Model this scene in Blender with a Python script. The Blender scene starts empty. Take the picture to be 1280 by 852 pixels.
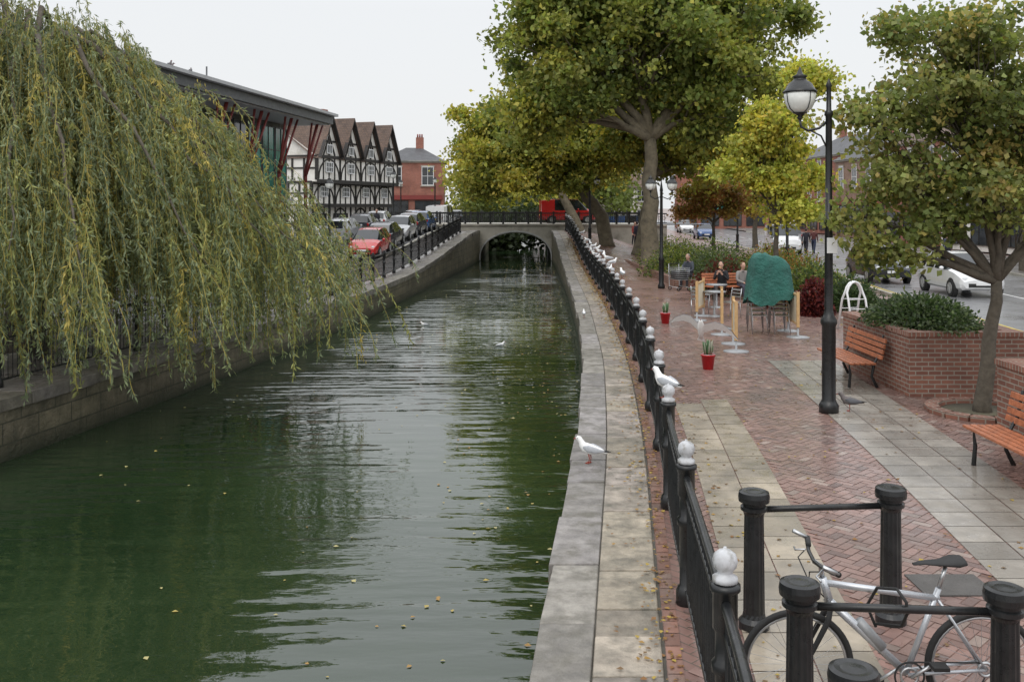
import bpy, math, random, numpy as np
from mathutils import Vector, Matrix
random.seed(7); rng=np.random.default_rng(7)
sc=bpy.context.scene
R=math.radians

# ------------------------------------------------------------------ materials
def _nt(name):
    m=bpy.data.materials.new(name); m.use_nodes=True
    nt=m.node_tree; b=nt.nodes['Principled BSDF']; return m,nt,b
def N(nt,t,**k):
    n=nt.nodes.new(t)
    for a,v in k.items(): setattr(n,a,v)
    return n
def rgba(c): return (c[0],c[1],c[2],1)
def noise(nt,vec,scale,detail=5,rough=.6):
    n=N(nt,'ShaderNodeTexNoise'); n.inputs['Scale'].default_value=scale
    n.inputs['Detail'].default_value=detail; n.inputs['Roughness'].default_value=rough
    nt.links.new(vec,n.inputs['Vector']); return n.outputs['Fac']
def ramp(nt,fac,p0,c0,p1,c1):
    r=N(nt,'ShaderNodeValToRGB'); e=r.color_ramp.elements
    e[0].position=p0; e[0].color=rgba(c0); e[1].position=p1; e[1].color=rgba(c1)
    nt.links.new(fac,r.inputs['Fac']); return r.outputs['Color']
def mix(nt,fac,a,b,mode='MIX'):
    m=N(nt,'ShaderNodeMix',data_type='RGBA',blend_type=mode)
    for s,v in ((m.inputs[0],fac),(m.inputs[6],a),(m.inputs[7],b)):
        if hasattr(v,'links') or hasattr(v,'is_output'): nt.links.new(v,s)
        elif isinstance(v,(int,float)): s.default_value=v
        else: s.default_value=rgba(v)
    return m.outputs[2]
def maprange(nt,v,a,b,c,d):
    m=N(nt,'ShaderNodeMapRange'); 
    for i,x in enumerate((a,b,c,d)): m.inputs[i+1].default_value=x
    nt.links.new(v,m.inputs[0]); return m.outputs[0]
def coord(nt,kind='Object'):
    t=N(nt,'ShaderNodeTexCoord'); return t.outputs[kind]
def addbump(nt,b,h,strength=.4,dist=.01):
    bp=N(nt,'ShaderNodeBump'); bp.inputs['Strength'].default_value=strength
    bp.inputs['Distance'].default_value=dist
    nt.links.new(h,bp.inputs['Height']); nt.links.new(bp.outputs[0],b.inputs['Normal'])
def M(name,col,rough=.6,metal=0,var=.18,vs=3,bump=0,bs=30,bd=.01,attr=False,dirt=None,coat=0,rv=.1,spec=.5,dirts=1.2,dirtp=(.5,.68),wetcoat=0):
    m,nt,b=_nt(name); v=coord(nt)
    nz=noise(nt,v,vs)
    c=ramp(nt,nz,.3,[x*(1-var) for x in col],.7,[min(1,x*(1+var)) for x in col])
    if attr:
        a=N(nt,'ShaderNodeAttribute',attribute_name='Col')
        c=mix(nt,1.0,c,a.outputs['Color'],'MULTIPLY')
    if dirt:
        d=noise(nt,v,dirts,8,.65); f=maprange(nt,d,dirtp[0],dirtp[1],0,.85)
        c=mix(nt,f,c,dirt)
    nt.links.new(c,b.inputs['Base Color'])
    n2=noise(nt,v,vs*1.7,4)
    r=maprange(nt,n2,.3,.7,max(.02,rough-rv),min(1,rough+rv)); nt.links.new(r,b.inputs['Roughness'])
    b.inputs['Metallic'].default_value=metal
    b.inputs['Coat Weight'].default_value=coat
    if wetcoat:
        wn=noise(nt,v,.55,5,.6); nt.links.new(maprange(nt,wn,.42,.62,.05,wetcoat),b.inputs['Coat Weight'])
        b.inputs['Coat Roughness'].default_value=.16; b.inputs['Coat IOR'].default_value=1.4
    b.inputs['Specular IOR Level'].default_value=spec
    if bump: addbump(nt,b,noise(nt,v,bs,6,.7),bump,bd)
    return m
def MBrick(name,c1,c2,mortar,w=.215,h=.075,ms=.01,rough=.8,rot=0,attr=False,wet=False,bump=.5):
    m,nt,b=_nt(name); uv=coord(nt,'UV')
    mp=N(nt,'ShaderNodeMapping'); mp.inputs['Rotation'].default_value[2]=rot
    nt.links.new(uv,mp.inputs[0])
    br=N(nt,'ShaderNodeTexBrick'); nt.links.new(mp.outputs[0],br.inputs['Vector'])
    br.inputs['Color1'].default_value=rgba(c1); br.inputs['Color2'].default_value=rgba(c2)
    br.inputs['Mortar'].default_value=rgba(mortar); br.inputs['Scale'].default_value=1
    br.inputs['Brick Width'].default_value=w; br.inputs['Row Height'].default_value=h
    br.inputs['Mortar Size'].default_value=ms; br.inputs['Mortar Smooth'].default_value=.2
    n=noise(nt,mp.outputs[0],.8,8,.7)
    c=mix(nt,1.0,br.outputs['Color'],ramp(nt,n,.3,(.62,.6,.58),.7,(1.25,1.22,1.2)),'MULTIPLY')
    nt.links.new(c,b.inputs['Base Color'])
    if wet:
        n2=noise(nt,mp.outputs[0],.6,5,.6); r=maprange(nt,n2,.4,.65,.2,.5); nt.links.new(r,b.inputs['Roughness'])
    else: b.inputs['Roughness'].default_value=rough
    inv=maprange(nt,br.outputs['Fac'],0,1,1,0)
    addbump(nt,b,inv,bump,.006)
    return m
def MLeaf(name,tr=.35,rough=.55):
    m,nt,b=_nt(name); out=nt.nodes['Material Output']
    a=N(nt,'ShaderNodeAttribute',attribute_name='Col')
    nt.links.new(a.outputs['Color'],b.inputs['Base Color']); b.inputs['Roughness'].default_value=rough
    b.inputs['Specular IOR Level'].default_value=.35
    t=N(nt,'ShaderNodeBsdfTranslucent')
    g=mix(nt,1.0,a.outputs['Color'],(1.3,1.35,.85),'MULTIPLY'); nt.links.new(g,t.inputs['Color'])
    ms=N(nt,'ShaderNodeMixShader'); ms.inputs[0].default_value=tr
    nt.links.new(b.outputs[0],ms.inputs[1]); nt.links.new(t.outputs[0],ms.inputs[2])
    nt.links.new(ms.outputs[0],out.inputs[0]); return m

BLACK=M('black_painted_iron',(.014,.015,.016),.32,var=.4,vs=9,bump=.25,bs=60,bd=.002,dirt=(.05,.048,.042),dirts=6,dirtp=(.58,.85))
SILVER=M('silver_paint',(.50,.51,.53),.45,var=.18,vs=12,dirt=(.2,.19,.16),dirts=14)
STEEL=M('brushed_steel',(.5,.51,.52),.35,metal=.9,var=.1)
GALV=M('galvanised_base',(.33,.34,.35),.5,metal=.3,var=.2)
WOOD=M('bench_wood',(.38,.13,.06),.42,var=.35,vs=14,bump=.3,bs=50)
PALEWOOD=M('pale_wood',(.55,.36,.17),.5,var=.2,vs=8)
CANVAS=M('canvas',(.62,.56,.42),.8,var=.08)
BRICKW=MBrick('brick_planter',(.25,.11,.075),(.17,.072,.052),(.28,.25,.21),rough=.75)
BRICKR=MBrick('red_brick_wall',(.34,.11,.07),(.27,.085,.06),(.27,.21,.18),rough=.85)
BRICKB=MBrick('brown_brick_wall',(.27,.15,.10),(.22,.12,.08),(.3,.27,.24),rough=.85)
STONE=M('quay_stone',(.35,.325,.295),.55,var=.38,vs=5,bump=.9,bs=14,bd=.025,attr=True,dirt=(.13,.12,.095),dirts=3.2,dirtp=(.46,.66),rv=.25,wetcoat=.4)
CONC=M('bridge_concrete',(.42,.40,.35),.8,var=.15,vs=1.5,bump=.3,bs=12,dirt=(.2,.19,.16),dirts=.9)
SLAB=M('paving_slab',(.37,.345,.305),.36,var=.22,vs=3,bump=.2,bs=40,bd=.003,attr=True,dirt=(.17,.15,.125),dirts=1.1,dirtp=(.46,.68),rv=.2,wetcoat=.6)
PBRICK=M('paver_brick',(1,1,1),.4,var=.18,vs=5,bump=.25,bs=60,bd=.002,attr=True,dirt=(.15,.115,.10),dirts=.8,dirtp=(.47,.74),rv=.2,wetcoat=.55)
PAVE=MBrick('brick_paving',(.27,.165,.14),(.23,.14,.12),(.12,.10,.08),.2,.1,.006,rot=R(45),wet=True,bump=.3)
PAVEG=MBrick('grey_paving',(.25,.24,.23),(.21,.20,.19),(.12,.11,.10),.6,.45,.012,wet=True,bump=.3)
ASPH=M('asphalt',(.085,.085,.09),.5,var=.2,vs=.6,bump=.4,bs=80,bd=.006,rv=.15)
ASPHR=M('wet_asphalt',(.19,.19,.195),.34,var=.2,vs=.5,bump=.25,bs=80,bd=.005,rv=.15,wetcoat=.5)
GRASS=M('earth',(.10,.09,.06),.9,var=.4,vs=1,bump=.6,bs=12,bd=.05)
MORTAR=M('dark_mortar_bed',(.075,.068,.055),.9,var=.3)
WHITEP=M('white_road_paint',(.7,.7,.68),.6,var=.15,vs=4)
YELP=M('yellow_road_paint',(.6,.45,.06),.6,var=.15,vs=4)
RENDER=M('white_render',(.78,.76,.72),.8,var=.06,vs=1,dirt=(.5,.48,.42),dirts=.8)
TIMBER=M('black_timber',(.022,.019,.017),.6,var=.3)
TILE=MBrick('brown_roof_tile',(.19,.13,.10),(.13,.095,.08),(.06,.05,.045),.25,.16,.012,rough=.8)
SLATE=MBrick('grey_slate',(.10,.105,.115),(.08,.083,.09),(.04,.04,.045),.3,.2,.01,rough=.6)
def glassm(name,c,r=.08):
    m,nt,b=_nt(name); v=coord(nt); n=noise(nt,v,.7,2)
    nt.links.new(ramp(nt,n,.35,[x*.5 for x in c],.65,[x*1.5 for x in c]),b.inputs['Base Color'])
    b.inputs['Roughness'].default_value=r; b.inputs['Specular IOR Level'].default_value=.8; return m
GLASS=glassm('window_glass',(.03,.035,.04)); TEAL=glassm('teal_glass',(.04,.24,.20),.15)
DGREY=M('dark_grey_cladding',(.07,.075,.08),.5,var=.1)
LGREY=M('light_grey_panel',(.4,.41,.42),.6,var=.1)
REDC=M('red_steel',(.20,.035,.03),.5,var=.1)
LGREEN=M('light_green_panel',(.25,.5,.2),.6,var=.1)
BARKP=M('plane_bark',(.17,.145,.10),.85,var=.3,vs=3,bump=.8,bs=14,bd=.03,dirt=(.07,.06,.045),dirts=4)
BARKD=M('dark_bark',(.10,.085,.065),.9,var=.35,vs=8,bump=.8,bs=25,bd=.02)
LEAF=MLeaf('foliage_leaf',.4); WLEAF=MLeaf('willow_leaf',.3); DEADL=MLeaf('fallen_leaf',.1)
TYRE=M('tyre_rubber',(.02,.02,.02),.75,var=.2)
RED=M('red_plastic',(.55,.02,.025),.4,var=.08)
TARP=M('green_tarp',(.022,.13,.105),.6,var=.3,vs=3,bump=1,bs=5,bd=.12)
GLOBE=M('lamp_glass',(.78,.80,.77),.12,var=.12,vs=6)
WHITE=M('white_paint',(.75,.76,.77),.35,var=.04)
GULLW=M('white_feather',(.8,.8,.79),.8,var=.05,vs=20); GULLG=M('grey_feather',(.33,.35,.38),.8,var=.1,vs=20)
BEAK=M('red_bill',(.30,.05,.03),.4)
SKIN=M('skin',(.52,.31,.23),.55,var=.06)
def paint(name,c): return M(name,c,.22,var=.04,coat=.6,rv=.04)
CARGL=glassm('car_glass',(.02,.024,.028),.04)
LAMPG=M('headlight',(.6,.62,.64),.12,var=.1); REDL=M('tail_light',(.35,.01,.01),.2)

# ------------------------------------------------------------------ mesh builder
class MB:
    def __init__(s): s.v=[];s.f=[];s.m=[];s.s=[];s.mats=[]
    def mi(s,mat):
        if mat not in s.mats: s.mats.append(mat)
        return s.mats.index(mat)
    def add(s,vs,fs,mat,smooth=False):
        o=len(s.v); s.v+= [tuple(v) for v in vs]; k=s.mi(mat)
        for f in fs: s.f.append(tuple(i+o for i in f)); s.m.append(k); s.s.append(smooth)
    def box(s,c,sz,mat,rz=0,rot=None):
        x,y,z=sz[0]/2,sz[1]/2,sz[2]/2
        vs=[Vector(p) for p in ((-x,-y,-z),(x,-y,-z),(x,y,-z),(-x,y,-z),(-x,-y,z),(x,-y,z),(x,y,z),(-x,y,z))]
        m=rot if rot else Matrix.Rotation(rz,3,'Z')
        c=Vector(c); s.add([c+m@v for v in vs],[(0,3,2,1),(4,5,6,7),(0,1,5,4),(1,2,6,5),(2,3,7,6),(3,0,4,7)],mat)
    def hexa(s,p,mat): s.add(p,[(0,3,2,1),(4,5,6,7),(0,1,5,4),(1,2,6,5),(2,3,7,6),(3,0,4,7)],mat)
    def beam(s,a,b,w,t,mat,up=(0,1,0)):
        a=Vector(a);b=Vector(b);d=(b-a);L=d.length;d.normalize();u=Vector(up)
        sd=d.cross(u); sd.normalize(); u=sd.cross(d)
        m=Matrix((d,sd,u)).transposed(); s.box((a+b)/2,(L,w,t),mat,rot=m)
    def tube(s,path,rad,mat,n=8,smooth=True,cap=True,sc=(1,1),up=None):
        P=[Vector(p) for p in path]
        if not hasattr(rad,'__len__'): rad=[rad]*len(P)
        vs=[];fr=None
        for i,p in enumerate(P):
            t=(P[min(i+1,len(P)-1)]-P[max(i-1,0)]); 
            if t.length<1e-9: t=Vector((0,0,1))
            t.normalize()
            if fr is None:
                a=Vector(up) if up else (Vector((0,0,1)) if abs(t.z)<.9 else Vector((1,0,0)))
                x=a.cross(t); x.normalize()
            else:
                x=fr-t*fr.dot(t)
                if x.length<1e-6: x=t.orthogonal()
                x.normalize()
            fr=x; y=t.cross(x)
            for k in range(n):
                a=2*math.pi*k/n; vs.append(p+x*math.cos(a)*rad[i]*sc[0]+y*math.sin(a)*rad[i]*sc[1])
        fs=[]
        for i in range(len(P)-1):
            for k in range(n):
                k2=(k+1)%n; fs.append((i*n+k,i*n+k2,(i+1)*n+k2,(i+1)*n+k))
        if cap:
            fs.append(tuple(range(n-1,-1,-1))); o=(len(P)-1)*n; fs.append(tuple(o+k for k in range(n)))
        s.add(vs,fs,mat,smooth)
    def lathe(s,prof,c,mat,n=16,smooth=True,sc=(1,1)):
        vs=[];fs=[]
        for r,z in prof:
            for k in range(n):
                a=2*math.pi*k/n; vs.append((c[0]+r*math.cos(a)*sc[0],c[1]+r*math.sin(a)*sc[1],c[2]+z))
        for i in range(len(prof)-1):
            for k in range(n):
                k2=(k+1)%n; fs.append((i*n+k,i*n+k2,(i+1)*n+k2,(i+1)*n+k))
        fs.append(tuple(range(n-1,-1,-1))); o=(len(prof)-1)*n; fs.append(tuple(o+k for k in range(n)))
        s.add(vs,fs,mat,smooth)
    def ell(s,c,r,mat,nu=14,nv=9,rot=None):
        prof=[(math.cos(t),math.sin(t)) for t in [(-math.pi/2)+math.pi*(i+.0)/(nv) for i in range(nv+1)]]
        vs=[];fs=[];c=Vector(c)
        for cr,cz in prof:
            for k in range(nu):
                a=2*math.pi*k/nu; v=Vector((cr*math.cos(a)*r[0],cr*math.sin(a)*r[1],cz*r[2]))
                if rot: v=rot@v
                vs.append(c+v)
        for i in range(nv):
            for k in range(nu):
                k2=(k+1)%nu; fs.append((i*nu+k,i*nu+k2,(i+1)*nu+k2,(i+1)*nu+k))
        s.add(vs,fs,mat,True)
    def torus(s,c,R_,r,mat,axis='Y',n=32,m=8):
        P=[]
        for i in range(n+1):
            a=2*math.pi*i/n
            if axis=='Y': P.append((c[0]+R_*math.cos(a),c[1],c[2]+R_*math.sin(a)))
            else: P.append((c[0]+R_*math.cos(a),c[1]+R_*math.sin(a),c[2]))
        s.tube(P,r,mat,m,cap=False)
    def quad(s,a,b,c,d,mat): s.add([a,b,c,d],[(0,1,2,3)],mat)
    def mesh(s,name,bevel=0):
        me=bpy.data.meshes.new(name); me.from_pydata(s.v,[],s.f)
        for m in s.mats: me.materials.append(m)
        me.polygons.foreach_set('material_index',s.m); me.polygons.foreach_set('use_smooth',s.s)
        uv=me.uv_layers.new(name='UVMap'); me.update()
        nl=len(me.loops); data=np.zeros((nl,2),dtype=np.float32)
        nrm=np.empty(len(me.polygons)*3,dtype=np.float32); me.polygons.foreach_get('normal',nrm); nrm=nrm.reshape(-1,3)
        co=np.empty(len(me.vertices)*3,dtype=np.float32); me.vertices.foreach_get('co',co); co=co.reshape(-1,3)
        lv=np.empty(nl,dtype=np.int32); me.loops.foreach_get('vertex_index',lv)
        lt=np.empty(len(me.polygons),dtype=np.int32); me.polygons.foreach_get('loop_total',lt)
        ln=np.repeat(nrm,lt,axis=0); P=co[lv]; an=np.abs(ln)
        top=(an[:,2]>.8); xx=(~top)&(an[:,0]>an[:,1]); yy=~(top|xx)
        data[top]=P[top][:,:2]; data[xx]=P[xx][:,1:]; data[yy]=P[yy][:,[0,2]]
        uv.data.foreach_set('uv',data.ravel()); return me
def link(o): sc.collection.objects.link(o); return o
def addbev(o,w,seg=2):
    b=o.modifiers.new('bevel','BEVEL'); b.width=w; b.segments=seg; b.limit_method='ANGLE'; b.angle_limit=R(40)
class OB:
    def __init__(s,name,loc=(0,0,0),rz=0): s.n=name;s.l=loc;s.rz=rz;s.p={}
    def part(s,n):
        if n not in s.p: s.p[n]=MB()
        return s.p[n]
    def done(s,bevel=0):
        if len(s.p)==1:
            o=link(bpy.data.objects.new(s.n,list(s.p.values())[0].mesh(s.n)))
            if bevel: addbev(o,bevel)
        else:
            o=link(bpy.data.objects.new(s.n,None))
            for k,mb in s.p.items():
                c=link(bpy.data.objects.new(k,mb.mesh(k))); c.parent=o
                if bevel: addbev(c,bevel)
        o.location=s.l; o.rotation_euler=(0,0,s.rz); return o
def clone(o,loc,rz,scale=1):
    def cp(x,par):
        n=link(x.copy()); n.parent=par
        for c in x.children: cp(c,n)
        return n
    n=cp(o,None); n.location=loc; n.rotation_euler=(0,0,rz); n.scale=(scale,)*3; return n
def quads_mesh(name,V,cols,mat,parent=None,loc=None):
    V=np.asarray(V,dtype=np.float32).reshape(-1,3); nq=len(V)//4
    me=bpy.data.meshes.new(name); me.vertices.add(len(V)); me.vertices.foreach_set('co',V.ravel())
    me.loops.add(nq*4); me.loops.foreach_set('vertex_index',np.arange(nq*4,dtype=np.int32))
    me.polygons.add(nq); me.polygons.foreach_set('loop_start',np.arange(0,nq*4,4,dtype=np.int32))
    me.polygons.foreach_set('loop_total',np.full(nq,4,dtype=np.int32))
    a=me.color_attributes.new('Col','FLOAT_COLOR','POINT')
    c=np.ones((nq*4,4),dtype=np.float32); c[:,:3]=np.repeat(np.asarray(cols,dtype=np.float32),4,axis=0)
    a.data.foreach_set('color',c.ravel()); me.update(calc_edges=True); me.validate()
    me.materials.append(mat); o=link(bpy.data.objects.new(name,me))
    if parent: o.parent=parent
    return o
def norm(a): return a/np.maximum(np.linalg.norm(a,axis=1,keepdims=True),1e-9)
def leafquads(P,L,W,D=None,up_bias=.4,fold=.15):
    n=len(P)
    if D is None: D=rng.normal(size=(n,3)); D[:,2]-=.35
    D=norm(D); U=rng.normal(size=(n,3)); U[:,2]+=up_bias
    S=norm(np.cross(D,U)); Nn=np.cross(S,D)
    L=np.broadcast_to(L,(n,))[:,None]; W=np.broadcast_to(W,(n,))[:,None]
    V=np.stack([P,P+D*L*.45+S*W*.5+Nn*W*fold,P+D*L,P+D*L*.45-S*W*.5+Nn*W*fold],axis=1)
    return V.reshape(-1,3)

# ------------------------------------------------------------------ layout curves
def smoothcurve(pts):
    ys=np.array([p[0] for p in pts],float); xs=np.array([p[1] for p in pts],float)
    g=np.arange(-40,201,.5); v=np.interp(g,ys,xs); k=np.exp(-np.linspace(-2,2,17)**2); k/=k.sum()
    vp=np.pad(v,8,mode='reflect',reflect_type='odd'); v=np.convolve(vp,k,'valid')
    return lambda y: float(np.interp(y,g,v))
ER=smoothcurve([(-40,-5),(3,-.25),(6.46,.17),(8.9,.445),(12.7,.9),(20,1.55),(31.5,2.15),(45,2.6),(62,2.94),(75,3.1),(200,6)])
EL=smoothcurve([(-40,-17),(0,-11),(15.5,-8.4),(22,-7.3),(34,-5.6),(50,-4.3),(62,-3.3),(75,-2.5),(200,0)])
KR=smoothcurve([(-40,8.5),(10,11.2),(23,12.5),(36,13.8),(57,16.6),(120,21),(200,27)])
def sm(a,b,t):
    t=min(1,max(0,(t-a)/(b-a))); return t*t*(3-2*t)
def h(x,y):
    r=1.35*sm(42,73,y)
    return r*(1-sm(5,11,x)) if x>5 else r
YS=[-40,-20,-10]+[-5+i*1.5 for i in range(70)]+[105,120,150,200,400,1500]
def strip(name,fe,offs,y0,y1,mat,dz=0,side=1,step=None):
    ys=[y for y in YS if y0<y<y1]; ys=[y0]+ys+[y1]
    vs=[];uv=[];s=0;px=None
    for y in ys:
        e=fe(min(y,200))
        if px is not None: s+=math.hypot(e-px[0],y-px[1])
        px=(e,y)
        for o in offs:
            x=e+side*o; vs.append((x,y,h(x,y)+dz)); uv.append((o,s))
    n=len(offs); fs=[]
    for i in range(len(ys)-1):
        for j in range(n-1):
            q=(i*n+j,i*n+j+1,(i+1)*n+j+1,(i+1)*n+j)
            fs.append(q if side>0 else q[::-1])
    me=bpy.data.meshes.new(name); me.from_pydata(vs,[],fs); me.materials.append(mat)
    l=me.uv_layers.new(name='UVMap')
    for p in me.polygons:
        for li in p.loop_indices: l.data[li].uv=uv[me.loops[li].vertex_index]
    return link(bpy.data.objects.new(name,me))
strip('ground',ER,[0,.9,1.5,2,3,4,5,6,7,8,9,10,12,15,20,30,60,150,600,1500],-40,1500,PAVE,0,1)
strip('ground',EL,[0,.9,1.5,2,3,4,5,6,7,8,9,10,12,15,20,30,60,150,600,1500],-40,1500,PAVEG,0,-1)
strip('stone_bedding',ER,[0,.885],-5,75,MORTAR,.004,1)
strip('road',KR,[0,2,4,8.5],-40,400,ASPHR,.004,1)
strip('pavement',KR,[8.5,8.6,14],-40,200,PAVEG,.12,1)
strip('road',EL,[3.0,5,7,8.6],20,74.5,ASPHR,.004,-1)
def kerb(name,fe,off,side,y0,y1,w=.14,hh=.11,mat=CONC):
    mb=MB(); y=y0
    while y<y1:
        y2=y+.9
        p=[]
        for z in (-.05,hh):
            for (yy,o) in ((y,off),(y,off+w),(y2-.01,off+w),(y2-.01,off)):
                x=fe(yy)+side*o; p.append((x,yy,h(x,yy)+z))
        if side<0: p=[p[1],p[0],p[3],p[2],p[5],p[4],p[7],p[6]]
        mb.hexa(p,mat); y=y2
    o=link(bpy.data.objects.new(name,mb.mesh(name))); return o
kerb('kerb',KR,-.15,1,0,120); kerb('kerb',KR,8.36,1,0,120,hh=.124); kerb('kerb',EL,2.85,-1,20,73)
for o in (.25,.38): strip('road_marking',KR,[o,o+.07],0,110,YELP,.009,1)
mb=MB()
for i in range(22):
    y=8+i*5
    a=KR(y)+4.2;b=KR(y+2.5)+4.2
    mb.quad((a,y,.009),(a+.1,y,.009),(b+.1,y+2.5,.009),(b,y+2.5,.009),WHITEP)
link(bpy.data.objects.new('road_marking',mb.mesh('centre_line')))

# water
def MWater():
    m,nt,b=_nt('river_water'); v=coord(nt)
    n=noise(nt,v,.12,4)
    nt.links.new(ramp(nt,n,.35,(.011,.024,.010),.65,(.021,.040,.016)),b.inputs['Base Color'])
    b.inputs['Roughness'].default_value=.012; b.inputs['IOR'].default_value=1.78; b.inputs['Specular IOR Level'].default_value=.5
    mp=N(nt,'ShaderNodeMapping'); mp.inputs['Scale'].default_value=(.5,1.7,1); mp.inputs['Rotation'].default_value[2]=R(-14); nt.links.new(v,mp.inputs[0])
    n1=noise(nt,mp.outputs[0],1.15,2,.45)
    mp2=N(nt,'ShaderNodeMapping'); mp2.inputs['Scale'].default_value=(.9,2.6,1); mp2.inputs['Rotation'].default_value[2]=R(12); nt.links.new(v,mp2.inputs[0])
    n2=noise(nt,mp2.outputs[0],2.4,2,.5)
    wv=N(nt,'ShaderNodeTexWave',wave_type='BANDS',bands_direction='Y'); wv.inputs['Scale'].default_value=.42; wv.inputs['Distortion'].default_value=7; wv.inputs['Detail'].default_value=2; wv.inputs['Detail Scale'].default_value=.7
    nt.links.new(mp.outputs[0],wv.inputs['Vector'])
    msk=maprange(nt,noise(nt,v,.17,2),.42,.58,.22,1)
    a=N(nt,'ShaderNodeMath',operation='MULTIPLY_ADD'); nt.links.new(n2,a.inputs[0]); a.inputs[1].default_value=.3; nt.links.new(n1,a.inputs[2])
    a2=N(nt,'ShaderNodeMath',operation='MULTIPLY_ADD'); nt.links.new(wv.outputs['Fac'],a2.inputs[0]); a2.inputs[1].default_value=.14; nt.links.new(a.outputs[0],a2.inputs[2])
    b2=N(nt,'ShaderNodeMath',operation='MULTIPLY'); nt.links.new(a2.outputs[0],b2.inputs[0]); nt.links.new(msk,b2.inputs[1])
    addbump(nt,b,b2.outputs[0],1,.062)
    return m
WATER=MWater()
mb=MB(); ys=[-40]+[i*4 for i in range(-8,46)]+[200,400,1500]
for a,b_ in zip(ys[:-1],ys[1:]):
    if b_<=a: continue
    mb.quad((EL(min(a,200))-.5,a,-1),(ER(min(a,200))+.5,a,-1),(ER(min(b_,200))+.5,b_,-1),(EL(min(b_,200))-.5,b_,-1),WATER)
link(bpy.data.objects.new('water',mb.mesh('water')))

# quay walls
def qwall(fe,side):
    mb=MB(); ys=[-40+i*2 for i in range(80)]
    for a,b_ in zip(ys[:-1],ys[1:]):
        xa=fe(a);xb=fe(b_); za=h(xa,a)-.004; zb=h(xb,b_)-.004
        q=[(xa,a,-3),(xb,b_,-3),(xb,b_,zb),(xa,a,za)]
        mb.add(q if side<0 else q[::-1],[(0,1,2,3)],WALLM)
    return link(bpy.data.objects.new('quay_wall',mb.mesh('quay_wall')))
def mkwall():
    m,nt,b=_nt('quay_wall_blocks'); uv=coord(nt,'UV')
    br=N(nt,'ShaderNodeTexBrick'); nt.links.new(uv,br.inputs['Vector'])
    br.inputs['Color1'].default_value=(.17,.155,.12,1); br.inputs['Color2'].default_value=(.115,.105,.085,1); br.inputs['Mortar'].default_value=(.05,.05,.04,1)
    br.inputs['Scale'].default_value=1; br.inputs['Brick Width'].default_value=.9; br.inputs['Row Height'].default_value=.36; br.inputs['Mortar Size'].default_value=.014
    n=noise(nt,uv,1.5,8,.7); c=mix(nt,1.0,br.outputs['Color'],ramp(nt,n,.3,(.4,.42,.32),.7,(1.6,1.5,1.3)),'MULTIPLY')
    mp=N(nt,'ShaderNodeMapping'); mp.inputs['Scale'].default_value=(2.5,.35,1); nt.links.new(uv,mp.inputs[0])
    st=maprange(nt,noise(nt,mp.outputs[0],1.5,6,.7),.5,.65,0,.7); c=mix(nt,st,c,(.05,.05,.033))
    sx=N(nt,'ShaderNodeSeparateXYZ'); nt.links.new(uv,sx.inputs[0])
    f=maprange(nt,sx.outputs[1],-1.0,-.55,1,0); c=mix(nt,f,c,(.02,.026,.012))
    nt.links.new(c,b.inputs['Base Color']); b.inputs['Roughness'].default_value=.5
    addbump(nt,b,noise(nt,uv,8,8,.7),.9,.05); return m
WALLM=mkwall()
qwall(ER,1); qwall(EL,-1)
# coping stones
def coping(name,fe,side,rows,y0,y1,h0=.0):
    V=[];F=[];C=[]
    for (o0,o1,ln,dz,tone) in rows:
        y=y0+random.random()*.5
        while y<y1:
            L=ln*random.uniform(.6,1.3); t=random.uniform(.68,1.12); j=random.uniform(-.006,.012); e0=o0+random.uniform(-.035,.03) if o0<=0 else o0
            base=len(V)
            for z in (-.16,dz+j):
                for (yy,o) in ((y,e0+random.uniform(-.012,.012)*(o0<=0)),(y,o1),(y+L-.02,o1),(y+L-.02,e0+random.uniform(-.02,.02)*(o0<=0))):
                    x=fe(yy)+side*o; V.append((x,yy,h(x,yy)+z+random.uniform(-.003,.003)))
            F+= [tuple(base+i for i in (q if side>0 else q[::-1])) for q in ((0,3,2,1),(4,5,6,7),(0,1,5,4),(1,2,6,5),(2,3,7,6),(3,0,4,7))]
            C+=[(tone[0]*t,tone[1]*t,tone[2]*t*random.uniform(.92,1.05))]*8
            y+=L
    me=bpy.data.meshes.new(name); me.from_pydata(V,[],F); me.materials.append(STONE)
    a=me.color_attributes.new('Col','FLOAT_COLOR','POINT')
    for i,c in enumerate(C): a.data[i].color=(c[0],c[1],c[2],1)
    o=link(bpy.data.objects.new(name,me)); addbev(o,.014,3); return o
coping('quay_coping_stones',ER,1,[(-.05,.364,1.4,.024,(.82,.82,.84)),(.374,.86,.8,.022,(1.02,.95,.88))],1,75)
coping('quay_coping_stones',EL,-1,[(-.06,.55,1.2,.05,(.55,.54,.52))],4,74)

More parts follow.
